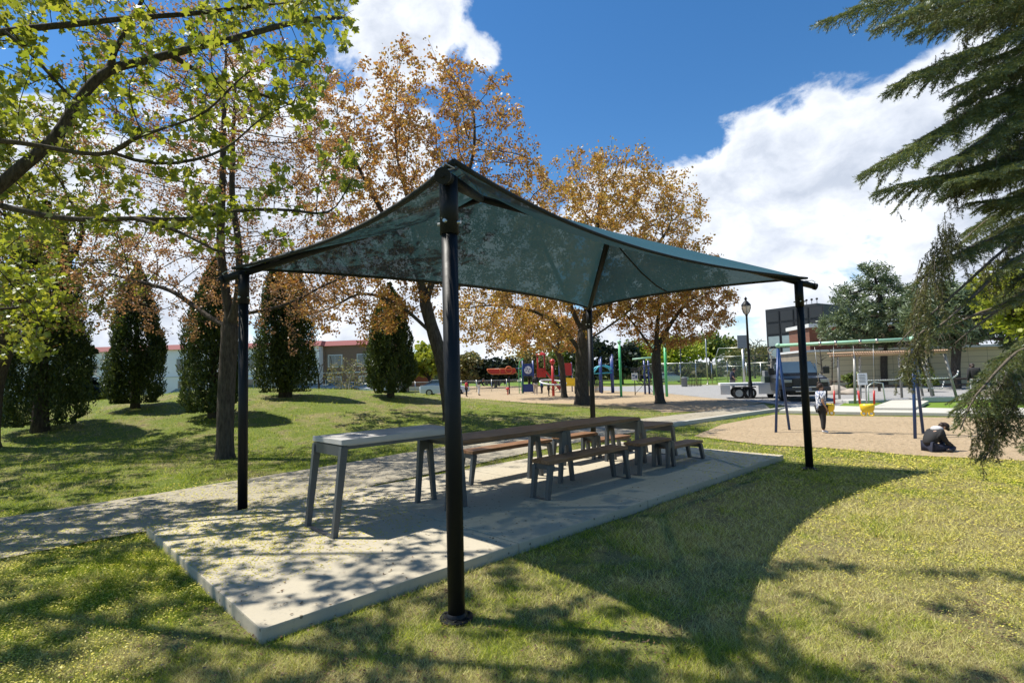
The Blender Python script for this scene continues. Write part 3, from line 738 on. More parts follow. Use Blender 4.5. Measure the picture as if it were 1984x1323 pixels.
# ------------------------------------------------------------------ big foreground maple (trunk just out of frame, left)
def W(px, py, b): return CAMP+ray(px, py)*b*1.24
WD = 1.24
tb0 = at(-760, 6.5)
tbx = np.array([tb0[0], tb0[1], 0.])
main_top = W(-620, 330, 5.6)
limbs = [([tbx-[0, 0, .1], tbx+[0.05, 0, 1.2], W(-680, 480, 5.4), main_top, main_top+[.3, -.3, 1.6], main_top+[1.2, -.6, 3.0]], None),
         ([W(-690, 520, 5.4), W(-300, 450, 5.4), W(-80, 415, 5.5), W(0, 362, 5.5), W(45, 320, 5.6), W(110, 270, 5.7), W(150, 195, 5.8), W(205, 132, 5.9), W(300, 115, 6.1), W(360, 96, 6.2), W(450, 76, 6.4), W(560, 45, 6.6), W(660, 30, 6.8)], 0),
         ([W(205, 132, 5.9), W(222, 92, 5.9), W(260, 40, 5.9), W(300, -60, 5.8)], 1),
         ([main_top, W(-300, 120, 5.2), W(-60, 75, 5.2), W(0, 62, 5.2), W(60, 54, 5.3), W(145, 48, 5.4), W(240, 36, 5.6), W(370, 28, 5.8), W(520, 8, 6.0)], 0),
         ([W(0, 66, 5.2), W(50, 85, 5.2), W(90, 145, 5.3), W(140, 185, 5.4)], 3),
         ([W(-680, 480, 5.4), W(-300, 330, 4.9), W(-60, 270, 4.8), W(0, 272, 4.8), W(75, 281, 4.9), W(160, 300, 5.0), W(225, 302, 5.1), W(300, 322, 5.2), W(380, 312, 5.4), W(440, 290, 5.6)], 0),
         ([W(215, 300, 5.1), W(250, 270, 5.0), W(330, 245, 5.0)], 5),
         ([W(-685, 500, 5.4), W(-350, 420, 5.4), W(-60, 392, 5.2), W(0, 395, 5.2), W(60, 415, 5.2), W(150, 428, 5.3), W(260, 422, 5.4), W(370, 428, 5.6), W(440, 408, 5.8), W(560, 405, 6.0), W(640, 420, 6.2)], 0),
         ([W(260, 425, 5.4), W(330, 440, 5.3), W(390, 470, 5.3), W(440, 500, 5.2)], 7),
         ([W(335, 115, 6.15), W(400, 150, 6.4), W(480, 175, 6.7), W(600, 215, 7.0)], 1),
         ([main_top+[.3, -.3, 1.6], W(-200, -250, 5), W(300, -400, 5), W(800, -420, 4.6), W(1100, -480, 4.2)], 0),
         ([main_top, W(-500, -200, 4.2), W(-100, -500, 3.6), W(500, -700, 3.2)], 0),
         ([W(-680, 480, 5.4), W(-500, 560, 6.6), W(-200, 590, 7.6), W(0, 600, 8.0), W(90, 590, 8.2)], 0)]
seeds = trunk_seeds(limbs, .16)
LR = [(.24, .12), (.115, .032), (.04, .017), (.07, .022), (.03, .016), (.058, .017), (.03, .012), (.062, .017), (.028, .012), (.036, .014), (.05, .010), (.05, .010), (.05, .02)]
srad = np.array([a+(b_-a)*((i+.5)/n) for (ln, _), (a, b_) in zip(limbs, LR) for n in [len(trunk_seeds([(ln, None)], .16))-(0 if _ is None else 1)] for i in range(n)])
print('seeds', len(seeds), len(srad)); srad = srad if len(srad) == len(seeds) else None
at_ = []
def patch(x0, x1, y0, y1, b0, b1, n):
    px = rng.uniform(x0, x1, n); py = rng.uniform(y0, y1, n); b = rng.uniform(b0, b1, n)
    return np.array([W(x, y, q) for x, y, q in zip(px, py, b)])
for a in [(-300, 660, -60, 120, 4.8, 7.0, 480), (-300, 240, 100, 360, 4.6, 6.8, 300), (200, 620, 90, 240, 5.0, 7.2, 300), (380, 700, 0, 300, 5.6, 7.4, 260),
          (120, 480, 180, 340, 4.8, 6.2, 230), (-200, 360, 380, 450, 4.8, 6.2, 140), (330, 620, 320, 480, 5.2, 6.6, 170), (540, 700, 280, 420, 5.8, 7.2, 60), (-200, 120, 440, 700, 6.5, 9.0, 240)]:
    at_.append(patch(*a))
def ground_at(px, b):
    a = (px-992)/F_PX*b; return np.stack([RH[0]*a+FH[0]*b, RH[1]*a+FH[1]*b], 1)
# crown overhead, above the frame: gives the dappled shade in front
q = rng.uniform([-7.6, -3.2, 4.6], [-2.2, 2.6, 8.2], (230, 3)); pp = np.array([px_of(x)[:2] for x in q])
zf = np.array([(x-CAMP)@FX for x in q])
ok = (zf < .5) | (pp[:, 1] < -45) | (pp[:, 0] < 650); ok &= ~((zf > .5) & (pp[:, 0] > -100) & (pp[:, 0] < 760) & (pp[:, 1] > 330))
at_.append(q[ok])
lnd = ground_at(rng.uniform(-150, 1500, 900), rng.uniform(2.0, 4.5, 900)); zz_ = rng.uniform(4.6, 8.2, 900)
q = np.stack([lnd[:, 0]+sdir.x/sdir.z*zz_, lnd[:, 1]+sdir.y/sdir.z*zz_, zz_], 1); pp = np.array([px_of(x) for x in q])
out_ = (pp[:, 2] < .4) | (pp[:, 1] < -60) | (pp[:, 0] < -80); clump = np.sin(lnd[:, 0]*2.3+1)*np.sin(lnd[:, 1]*2.1) > -.25
at_.append(q[out_ & clump][:300])
A = np.concatenate(at_)
pj = np.array([px_of(x) for x in A]); bad = (pj[:, 2] > .3) & (pj[:, 0] > 715) & (pj[:, 1] > -40) & (pj[:, 0] < 2100)
A = A[~bad]
ld = A-A[:, 2:]*np.array([sdir.x, sdir.y, 0])/sdir.z; lb = ld@FH
lit = (ld[:, 0] > -7.0) & (ld[:, 0] < -3.7) & (lb > 4.75) & (lb < 8.5)
A = A[~(lit & (rng.random(len(A)) < .85))]; print('lit zone dropped', lit.sum())
big_leaf = [(lf_green, 6, 3700, .082, .055, MAPLE, 0, .55, .25), (lf_green, 3, 1800, .055, .06, OVAL, 0, .3, 0)]
fm = decid('maple_tree', 'near maple reaching in from the left with dark limbs and lime green young leaves', 'tree', tbx, seeds, A, mb_dark, big_leaf, .24, D=.16, di=1.4, dk=.27, twig=(.013, 1, .19), r0=.004, pexp=2.25, maxn=9000, iters=90, seed_r=srad)
# ------------------------------------------------------------------ maples of the middle distance
def maple(px, py, b, label, stems, crowns, r_base, specs, bark=mb_mid, D=.26, di=2.4, dk=.5, base=None, twig=(.02, 1, .3), **k):
    p0 = at(px, b) if base is None else base
    p0[2] = float(terr(p0[0], p0[1]))
    lines = []
    for j, (poly, att) in enumerate(stems):
        q = [np.array([*at(x, b_)[:2], zpx(x, y, b_)]) for x, y, b_ in poly]
        if j == 0: q = [p0-[0, 0, .15]]+q
        lines.append((q, att))
    A = np.concatenate([ellip(*c) for c in crowns])
    return decid('maple_tree', label, 'tree', p0, trunk_seeds(lines, D), A, bark, specs, r_base, D, di, dk, twig=twig, **k)
b = 11.4
maple(437, 885, b, 'slender maple with copper leaves and a forked trunk, just left of the canopy',
      [([(437, 800, b), (441, 700, b), (446, 635, b), (436, 560, b), (424, 480, b), (428, 330, b), (430, 180, b), (434, 60, b)], None),
       ([(446, 635, b), (462, 560, b-.2), (462, 470, b-.3), (446, 380, b-.3), (448, 260, b-.4), (452, 150, b-.5)], 0),
       ([(440, 640, b), (330, 560, b+.5), (230, 535, b+.8), (120, 500, b+1)], 0),
       ([(465, 610, b), (560, 590, b+.4), (610, 560, b+.6), (700, 520, b+1)], 1)],
      [(430, b, 6.6, 2.9, 2.9, 3.4, 1250, .3), (300, b+.6, 3.9, 2.2, 1.8, 1.4, 380, .2), (560, b+.6, 3.7, 2.0, 1.6, 1.4, 260, .2)],
      .17, [(lf_pink, 5, 6800, .052, .06, OVAL, 0, .5, 0)], D=.22, di=1.9, dk=.36, twig=(.012, 1, .22), r0=.0045, maxn=8000)
bb = 16.6
maple(872, 815, bb, 'leaning maple with copper leaves behind the near canopy post', 
      [([(866, 760, bb), (858, 700, bb), (843, 650, bb), (826, 590, bb), (815, 520, bb), (800, 400, bb), (775, 300, bb), (770, 200, bb)], None),
       ([(826, 590, bb), (860, 480, bb), (900, 380, bb), (930, 280, bb), (930, 190, bb)], 0), ([(843, 650, bb), (780, 590, bb-.4), (700, 560, bb-.8), (640, 600, bb-1)], 0),
       ([(815, 520, bb), (740, 400, bb-.3), (690, 300, bb-.5), (650, 200, bb)], 0)],
      [(820, bb, 8.0, 3.9, 3.5, 3.9, 1500, .3), (700, bb, 4.6, 2.7, 2.3, 1.9, 560, .2), (950, bb+.5, 6.0, 2.2, 2, 2.2, 300, .2)],
      .21, [(lf_brown, 6, 7600, .088, .085, OVAL, 0, .5, 0)], D=.3, di=2.4, dk=.5, twig=(.015, 1, .28), r0=.006)
b3 = 25.6
maple(1127, 788, b3, 'large spreading maple with bronze leaves and a thick grey trunk by the sand',
      [([(1126, 740, b3), (1130, 690, b3), (1132, 640, b3), (1150, 560, b3), (1165, 450, b3), (1180, 350, b3)], None),
       ([(1130, 680, b3), (1090, 630, b3), (1040, 600, b3), (980, 590, b3)], 0), ([(1132, 650, b3), (1090, 540, b3), (1050, 450, b3), (1030, 380, b3)], 0),
       ([(1132, 640, b3), (1200, 570, b3), (1260, 500, b3), (1310, 440, b3)], 0), ([(1130, 670, b3), (1170, 640, b3), (1230, 600, b3-1)], 0)],
      [(1180, b3, 8.2, 4.9, 4.4, 4.2, 2100, .35), (1010, b3, 4.7, 4.0, 3.2, 2.0, 650, .2), (1250, b3, 5.6, 3.4, 3.2, 1.6, 300, .2)],
      .33, [(lf_bronze, 6, 7600, .12, .13, OVAL, 0, .5, 0)], D=.42, di=3.2, dk=.66, twig=(.022, 1, .42), r0=.009)
b4 = 26.6
maple(1277, 782, b4, 'small round-headed maple with red-brown leaves standing in the sandy ground',
      [([(1274, 740, b4), (1271, 690, b4), (1276, 640, b4), (1285, 580, b4), (1290, 520, b4)], None), ([(1271, 685, b4), (1235, 630, b4), (1200, 590, b4)], 0), ([(1272, 680, b4), (1300, 630, b4), (1340, 580, b4)], 0)],
      [(1300, b4, 5.2, 3.3, 2.8, 2.6, 1150, .3), (1372, b4, 5.0, 1.5, 1.5, 1.9, 260, .2)],
      .23, [(lf_brown, 6, 3300, .11, .11, OVAL, 0, .5, 0)], D=.36, di=2.6, dk=.55, twig=(.02, 1, .35), r0=.008)
b5 = 36.
maple(1092, 770, b5, 'thin dark-stemmed maple with rusty leaves left of the thick trunk',
      [([(1090, 720, b5), (1086, 680, b5), (1080, 640, b5), (1070, 600, b5)], None), ([(1086, 680, b5), (1040, 650, b5), (1000, 630, b5)], 0)],
      [(1050, b5, 4.6, 4.2, 3.0, 1.7, 700, .3)], .2, [(lf_brown, 5, 2400, .14, .13, OVAL, 0, .5, 0)], D=.45, di=3, dk=.7, twig=(.02, 1, .4), r0=.009)
b6 = 13.5
maple(-25, 840, b6, 'maple at the left edge with mixed green and copper leaves', 
      [([(-20, 740, b6), (10, 640, b6), (30, 560, b6), (20, 480, b6)], None), ([(5, 650, b6), (80, 560, b6), (150, 470, b6)], 0), ([(0, 600, b6), (70, 640, b6), (160, 630, b6)], 0)],
      [(60, b6, 4.7, 2.7, 2.4, 2.0, 800, .2), (10, b6, 7.2, 2.6, 2.4, 1.8, 350, .2)], .26,
      [(lf_green, 5, 2700, .085, .08, OVAL, 0, .5, 0), (lf_pink, 5, 2600, .06, .07, OVAL, 0, .5, 0)], bark=mb_dark, D=.28, di=2.2, dk=.45, r0=.006)
# ------------------------------------------------------------------ cedars
lf_cedar = leafmat('cedar_spray', [(.045, .075, .018), (.08, .115, .022), (.028, .048, .014), (.12, .15, .028), (.06, .085, .02)], .3, .03)
CED = [(0, 0, 0), (.16, .3, .05), (.10, .6, -.04), (.18, .85, .03), (0, 1, 0), (-.18, .85, .03), (-.10, .6, -.04), (-.16, .3, .05)]
def cedar(px, py, label, zt, width, cols=1, n=15000, base=None, lowgap=.25, trunk_r=.13):
    p = GT(px, py) if base is None else base; b_ = (p-CAMP)@FX; p[2] = float(terr(p[0], p[1]))
    H = zpx(px, zt, b_)-p[2]; wd = width/F_PX*b_/2
    tr = thing('cedar_tree', label, 'tree', p, 0, 'columnar cedars on the mound')
    mb = MB()
    offs = [(0, 0)] if cols == 1 else [(-.36*wd, .0), (.34*wd, .05)]
    for ox, oy in offs:
        q = p+RH*ox*.3
        mb.tube([q-[0, 0, .2], q+[0, 0, .3], q+RH*ox*.8+[0, 0, H*.3], q+RH*ox+[0, 0, H*.93]], [trunk_r*1.3, trunk_r, trunk_r*.7, .02], 9)
        for _ in range(46):
            z = H*rng.uniform(.08, .9); a = rng.uniform(0, 2*PI); r_ = wd*(1-z/H)**.6*.8
            c_ = q+RH*ox*min(1, z/H+.3)+[0, 0, z]; mb.tube([c_, c_+np.array([math.cos(a)*r_*.5, math.sin(a)*r_*.5, .3*r_]), c_+np.array([math.cos(a)*r_*.8, math.sin(a)*r_*.8, .9*r_])], [.022, .014, .006], 4, False)
    mb.build('trunk', mb_mid, tr)
    Cs = []; Sd = []; ph_ = rng.uniform(0, 6, 3); ph_[2] *= .35
    for ci, (ox, oy) in enumerate(offs):
        m = int(n*1.9)//len(offs); sub = 260
        z = rng.beta(1.05, 1.15, sub); hh = H*(1. if ci == 0 else .955)
        def prof(z): return np.clip(np.interp(z, [0, .04, .12, .28, .5, .72, .9, 1], [.6, .9, 1, .98, .84, .60, .30, .03]), 0, 1)
        zc = lowgap+(hh-lowgap)*z; w_ = wd*(1 if cols == 1 else .72)*prof(z); a = rng.uniform(0, 2*PI, sub)
        rr = w_*rng.uniform(.55, 1.06, sub)
        cx = np.stack([np.cos(a)*rr, np.sin(a)*rr, zc], 1)
        k = rng.integers(0, sub, m); s1 = .105*wd/.55+.05
        q = cx[k]+rng.normal(0, 1, (m, 3))*np.array([.085, .085, .20])*(.6+wd*.5)
        # keep inside a slightly ragged envelope
        zz_ = np.clip((q[:, 2]-lowgap)/(hh-lowgap), 0, 1); th_ = np.arctan2(q[:, 1], q[:, 0]); lim = wd*(1 if cols == 1 else .72)*prof(zz_)*(1.04+.10*np.sin(q[:, 2]*5+a[k]*3)+.13*np.sin(2*th_+ph_[0]+q[:, 2]*ph_[2])+.09*np.sin(q[:, 2]*2.3+ph_[1]+th_))
        r_ = np.hypot(q[:, 0], q[:, 1]); s2 = np.minimum(1, lim/np.maximum(r_, 1e-3)); q[:, 0] *= s2; q[:, 1] *= s2
        q[:, 2] = np.clip(q[:, 2], lowgap*.6, hh+.12)
        Cs.append(q+p+RH*ox)
    C = np.concatenate(Cs)
    leaves('crown', C, rng.uniform(.055, .125, len(C))*(.75+.4*b_/22), lf_cedar, tr, CED, tilt=((0, 0, 1), .55))
    return tr
cedar(78, 835, 'wide dark cedar lowest on the mound at the left edge', 395, 165, n=26000, trunk_r=.2)
cedar(262, 790, 'pointed cedar between the wide left cedar and the forked maple trunk', 518, 102, n=17000)
cedar(412, 808, 'dark cedar half hidden behind the forked maple trunk', 505, 118, n=17000)
cedar(553, 768, 'tallest twin-topped cedar in the middle of the mound', 500, 108, cols=2, n=20000)
cedar(757, 769, 'short egg-shaped cedar at the right end of the mound', 556, 100, n=16000)
# ------------------------------------------------------------------ big spruce at the right (trunk just out of frame)
lf_spruce = leafmat('spruce_needle', [(.12, .17, .06), (.18, .23, .09), (.08, .12, .045), (.26, .28, .06), (.15, .21, .12), (.32, .31, .06)], .36, .06)
m_twig = pm('spruce_twig_bark', (.12, .095, .07), .9, 0, .4, 20, .2)
def needles_on(segA, segB, per_m, L, wd, out):
    """segA, segB (n,3): adds triangular needles brushed forward along the twigs"""
    ln = np.linalg.norm(segB-segA, axis=1); k = np.maximum(1, (ln*per_m*rng.uniform(.8, 1.2, len(ln))).astype(int))
    i = np.repeat(np.arange(len(ln)), k); u = rng.random(len(i)); A = segA[i]+(segB[i]-segA[i])*u[:, None]
    ax = (segB-segA)[i]; ax /= np.linalg.norm(ax, axis=1)[:, None]+1e-9
    r = rng.normal(0, 1, (len(i), 3)); r -= ax*(r*ax).sum(1)[:, None]; r /= np.linalg.norm(r, axis=1)[:, None]+1e-9
    d = ax*.62+r*.78; s_ = np.cross(d, ax); s_ /= np.linalg.norm(s_, axis=1)[:, None]+1e-9
    l_ = L*rng.uniform(.7, 1.2, len(i))[:, None]
    out.append(np.stack([A-s_*wd/2, A+s_*wd/2, A+d*l_], 1))
def spruce():
    W = lambda px, py, b: CAMP+ray(px, py)*b
    base = at(2560, 6.4)
    tr = thing('spruce_tree', 'tall spruce at the right edge with drooping dark needled boughs close to the viewer', 'tree', base)
    tk = MB(); tk.tube([base-[0, 0, .2], base+[0, 0, .4], base+[0, 0, 4], base+[0, 0, 9], base+[0, 0, 13]], [.30, .23, .17, .09, .02], 14); tk.build('trunk', mb_mid, tr)
    L = [([(2300, -190, 6.2), (1984, -45, 5.5), (1850, -32, 5.3), (1720, -5, 5.2), (1590, 36, 5.1)], .9, .34),
         ([(2250, -120, 6), (1984, -10, 5.0), (1850, 5, 4.9), (1765, 18, 4.8), (1705, 55, 4.7)], .7, .28),
         ([(2350, -60, 6), (2050, 20, 5.4), (1900, 90, 5.2), (1800, 135, 5.1), (1715, 180, 5.0)], 1.1, .42),
         ([(2350, 20, 6), (2100, 40, 6.0), (1984, 40, 6.2), (1870, 30, 6.0), (1800, 40, 5.8)], 1.0, .36),
         ([(2350, 100, 6), (2050, 140, 5.2), (1900, 215, 5.0), (1780, 290, 4.9), (1685, 340, 4.8)], 1.1, .42),
         ([(2350, 180, 6), (2050, 190, 5.7), (1940, 230, 5.6), (1850, 300, 5.5), (1800, 320, 5.5)], 1.1, .4),
         ([(2350, 220, 6), (2050, 260, 5.3), (1920, 320, 5.0), (1800, 355, 4.9), (1705, 376, 4.8)], 1.1, .40),
         ([(2350, 300, 6.2), (2100, 330, 6.0), (1984, 370, 5.9), (1900, 420, 5.8), (1850, 470, 5.8)], 1.0, .36),
         ([(2350, 360, 6), (2050, 420, 5.0), (1920, 470, 4.8), (1830, 510, 4.7), (1770, 560, 4.7)], .8, .30),
         ([(2350, 420, 6), (2050, 470, 4.9), (1950, 510, 4.7), (1860, 600, 4.6), (1790, 660, 4.55), (1750, 740, 4.5)], .5, .20),
         ([(2350, 640, 6), (2100, 640, 5.4), (1984, 690, 5.0), (1930, 745, 4.8), (1885, 800, 4.7), (1868, 850, 4.65)], .9, .34),
         ([(2350, 720, 6), (2100, 720, 5.2), (1984, 760, 4.8), (1940, 820, 4.7), (1905, 890, 4.6)], .9, .30),
         ([(2350, 560, 6), (2100, 590, 5.6), (1990, 640, 5.4), (1930, 700, 5.3)], .8, .3),
         ([(2400, -150, 7), (2150, -60, 6.6), (1984, 0, 6.4), (1880, 60, 6.3)], 1.1, .42),
         ([(2400, 60, 7), (2150, 120, 6.6), (1990, 160, 6.4), (1890, 230, 6.3)], 1.1, .42),
         ([(2400, 200, 7), (2150, 240, 6.4), (2000, 260, 6.1), (1860, 340, 6.0)], 1.1, .42),
         ([(2400, 330, 7), (2150, 380, 6.4), (2000, 420, 6.1), (1890, 490, 6.0)], 1.1, .40),
         ([(2400, 440, 7), (2150, 500, 6.4), (2010, 540, 6.1), (1930, 600, 6.0)], 1.0, .36),
         ([(2350, -40, 7.2), (2100, 60, 6.8), (1960, 110, 6.6), (1860, 180, 6.4)], 1.0, .4),
         ([(2350, 240, 7.2), (2100, 300, 6.8), (1984, 300, 6.6), (1880, 380, 6.4)], 1.0, .4)]
    out = []; out_y = []; tw = MB(); SA = []; SB = []; HA = []; HB = []
    L2 = []
    for pl, dens, lat in L:
        L2.append((pl, dens*1.15, lat))
        if lat > .28:
            for dy, db in ((28, .28), (-30, -.25), (62, .1), (-58, .45)):
                j = rng.normal(0, 10, (len(pl), 2)); L2.append(([(a+110+q[0]+abs(dy), b_+dy*(1-.5*k/len(pl))+q[1], c_+db) for k, ((a, b_, c_), q) in enumerate(zip(pl, j))], dens, lat*.8))
    for pl, dens, lat in L2:
        q = [W(*p) for p in pl]; q = [base+np.array([0, 0, max(1.0, q[0][2]+.4)])]+q
        d = np.r_[0, np.cumsum([np.linalg.norm(b-a) for a, b in zip(q[:-1], q[1:])])]
        m = int(d[-1]/.05); s_ = np.linspace(0, d[-1], m); C = np.stack([np.interp(s_, d, [p[k] for p in q]) for k in range(3)], 1)
        for _ in range(6): C[1:-1] = (C[:-2]+C[2:]+2*C[1:-1])/4
        C += np.cumsum(rng.normal(0, .0035, C.shape), 0)
        tw.tube(list(C[::3])+[C[-1]], list(np.linspace(.045, .006, len(C[::3])+1)), 6)
        vis = [i for i in range(m) if px_of(C[i])[0] < 2080]
        SA.append(C[int(m*.55):-1]); SB.append(C[int(m*.55)+1:])
        for i in vis:
            if i >= m-1: continue
            ax = C[min(i+1, m-1)]-C[i-1]; ax /= np.linalg.norm(ax); t_ = (m-i)/m
            side = np.cross(ax, [0, 0, 1.]); side /= np.linalg.norm(side)
            rem = min(1, (s_[-1]-s_[i])/.7+.18)
            for sg in (1, -1):
                if rng.random() > dens*.85: continue
                ln = lat*rem*rng.uniform(.55, 1.15); dr = ax*.62+side*sg*.7+np.array([0, 0, rng.uniform(-.35, .12)]); dr /= np.linalg.norm(dr)
                n = max(3, int(ln/.04)); p = C[i].copy(); pts = [p]; dd = dr.copy()
                for _ in range(n):
                    dd = dd+np.array([0, 0, -.075])+rng.normal(0, .05, 3); dd /= np.linalg.norm(dd); p = p+dd*ln/n; pts.append(p)
                pts = np.array(pts); tw.tube([pts[0], pts[n//2], pts[-1]], [.004, .003, .0015], 3, False, False)
                SA.append(pts[:-1]); SB.append(pts[1:])
                for j in range(1, n):
                    for sg2 in (1, -1):
                        if rng.random() > .92: continue
                        a2 = pts[j]-pts[j-1]; a2 /= np.linalg.norm(a2); sd = np.cross(a2, [0, 0, 1.]); sd /= np.linalg.norm(sd)+1e-9
                        v = a2*.7+sd*sg2*.65+np.array([0, 0, rng.uniform(-.35, .1)]); v /= np.linalg.norm(v); l2 = rng.uniform(.05, .12)*(1.2-.5*j/n)
                        SA.append(pts[j][None]); SB.append((pts[j]+v*l2)[None])
            # pendulous older foliage hanging below the bough
            if rng.random() < .22*dens and rem > .5:
                ln = rng.uniform(.12, .34); p = C[i]+rng.normal(0, .03, 3); n = max(3, int(ln/.04)); pts = [p]
                for _ in range(n): pts.append(pts[-1]+np.array([rng.normal(0, .010), rng.normal(0, .010), -ln/n]))
                pts = np.array(pts); HA.append(pts[:-1]); HB.append(pts[1:])
                for j in range(1, n):
                    v = rng.normal(0, .5, 3); v[2] = -.8; v /= np.linalg.norm(v); HA.append(pts[j][None]); HB.append((pts[j]+v*rng.uniform(.03, .07))[None])
    # long hanging curtains where the boughs droop in front of the swing frame and on the right
    def curtain(px0, py0, px1, py1, b, n, l0, l1):
        for _ in range(n):
            u = rng.random(); p = W(px0+(px1-px0)*u+rng.normal(0, 8), py0+(py1-py0)*u+rng.normal(0, 12), b+rng.normal(0, .12)); ln = rng.uniform(l0, l1); k = max(3, int(ln/.035)); pts = [p]
            dr = rng.normal(0, .006, 2)
            for _ in range(k): pts.append(pts[-1]+np.array([dr[0]+rng.normal(0, .008), dr[1]+rng.normal(0, .008), -ln/k]))
            pts = np.array(pts); tw.tube([pts[0], pts[-1]], [.003, .001], 3, False, False)
            HA.append(pts[:-1]); HB.append(pts[1:])
            for j in range(1, k):
                for _ in range(2):
                    v = rng.normal(0, .6, 3); v[2] = -.6; v /= np.linalg.norm(v); HA.append(pts[j][None]); HB.append((pts[j]+v*rng.uniform(.03, .09)*(1-.5*j/k))[None])
    curtain(1845, 420, 1790, 500, 4.75, 26, .25, .55); curtain(1800, 500, 1765, 620, 4.6, 22, .2, .42); curtain(1790, 640, 1748, 720, 4.55, 26, .10, .30)
    curtain(1984, 700, 1880, 790, 4.75, 40, .2, .5); curtain(1960, 800, 1890, 850, 4.65, 22, .12, .30); curtain(1984, 480, 1900, 520, 5.2, 20, .2, .4)
    curtain(1984, 120, 1850, 200, 5.3, 26, .15, .4); curtain(1984, 280, 1830, 340, 5.0, 36, .2, .5); curtain(1900, 60, 1800, 130, 5.2, 18, .1, .3)
    # bare dead twigs
    for pl in ([(2100, 430, 5), (1984, 452, 4.9), (1920, 505, 4.8), (1860, 560, 4.75), (1800, 612, 4.7), (1765, 640, 4.65), (1738, 668, 4.6)],
               [(2100, 540, 5), (1984, 572, 4.9), (1930, 604, 4.85), (1880, 640, 4.8), (1850, 665, 4.8)], [(1930, 604, 4.85), (1880, 612, 4.8), (1848, 612, 4.75)],
               [(2000, 575, 5.2), (1900, 605, 5.1), (1840, 632, 5.1), (1800, 650, 5.0)], [(1840, 632, 5.1), (1790, 640, 5.0), (1760, 668, 5.0)]):
        q = [W(*p) for p in pl]; tw.tube(q, list(np.linspace(.016, .004, len(q))), 6)
        for i in range(1, len(q)):
            for _ in range(5):
                a = q[i-1]+(q[i]-q[i-1])*rng.random(); e = a+np.array([rng.normal(0, .05), rng.normal(0, .05), -rng.uniform(.04, .16)]); tw.tube([a, (a+e)/2+rng.normal(0, .01, 3), e], [.003, .002, .001], 3, False, False)
    tw.build('bough', m_twig, tr)
    SA = np.concatenate(SA); SB = np.concatenate(SB); HA = np.concatenate(HA); HB = np.concatenate(HB)
    needles_on(SA, SB, 300, .026, .0062, out); needles_on(HA, HB, 300, .021, .006, out_y)
    for nm, o_, mt in (('crown', out, lf_spruce), ('hanging_foliage', out_y, leafmat('old_spruce_needle', [(.13, .13, .04), (.08, .09, .035), (.22, .21, .06), (.14, .12, .045), (.30, .29, .06)], .3, .05))):
        V = np.concatenate(o_); n = len(V); print('needles', nm, n)
        me = npmesh(nm, V.reshape(-1, 3), np.arange(n*3), np.full(n, 3)); link(nm, me, mt, tr)
spruce()
# ------------------------------------------------------------------ conifers and trees further off
lf_pine = leafmat('pine_needle', [(.13, .18, .07), (.18, .23, .09), (.085, .125, .05), (.22, .26, .10)], .3, .06)
lf_dark = leafmat('dark_evergreen', [(.018, .030, .014), (.030, .045, .018), (.012, .020, .010)], .15, .03)
lf_lime = leafmat('lime_spring_leaf', [(.38, .42, .03), (.28, .34, .03), (.45, .46, .06), (.22, .28, .03)], .4, .03)
lf_mid = leafmat('fresh_green_leaf', [(.14, .20, .03), (.20, .25, .05), (.09, .14, .03), (.24, .24, .07)], .4, .03)
lf_olive = leafmat('budding_leaf', [(.24, .20, .08), (.20, .22, .06), (.30, .24, .10), (.15, .14, .06)], .35, .03)
NEED = [(-.02, 0, 0), (.02, 0, 0), (.10, .9, 0), (0, 1, .02), (-.10, .9, 0)]
def pine(px, b, label, crowns, ztop, n, size, mat=lf_pine, r=.2, name='pine_tree'):
    p = at(px, b); A = np.concatenate([ellip(*c) for c in crowns])
    st = trunk_seeds([([p-[0, 0, .2], p+[0, 0, 1.5], p+RH*.3+[0, 0, ztop*.5], p+[0, 0, ztop*.9]], None)], .4)
    P, par = colonise(A, st, .42, 3.5, .7, 80); R = radii(P, par, .012, 2.3); R = np.minimum(R*r/R[0]+.008, r)
    tr = thing(name, label, 'tree', p)
    o, P2 = bark_mesh('trunk', P, par, R, mb_dark, tr)
    thin = np.argsort(R)[:int(len(R)*.8)]; cc = P2[rng.choice(thin, n//9)]+rng.normal(0, .16, (n//9, 3))
    C = np.repeat(cc, 9, 0)+rng.normal(0, size*.45, (n//9*9, 3))
    leaves('crown', C, rng.uniform(.7, 1.3, len(C))*size, mat, tr, [(-.05, 0, 0), (.05, 0, 0), (.11, .8, .05), (0, 1, 0), (-.11, .8, -.05)], tilt=((0, 0, 1), .25))
    return tr
pine(1712, 40, 'broad blue-green pine in front of the brick building', [(1705, 40, 5.6, 3.5, 3, 2.9, 420, .4), (1640, 40, 4.2, 2.2, 2, 1.5, 120, .3), (1770, 40, 4.8, 2.6, 2, 2.2, 180, .3), (1700, 40, 8.1, 1.4, 1.4, 1.4, 70, .2)], 8.8, 21000, .27, r=.22)
pine(1850, 34, 'dark pine behind the shelter, half hidden by the near spruce boughs', [(1850, 34, 4.7, 3.2, 2.6, 2.3, 400, .2), (1960, 34, 5.0, 3.0, 2.6, 2.6, 300, .2)], 6.0, 17000, .34, r=.25)
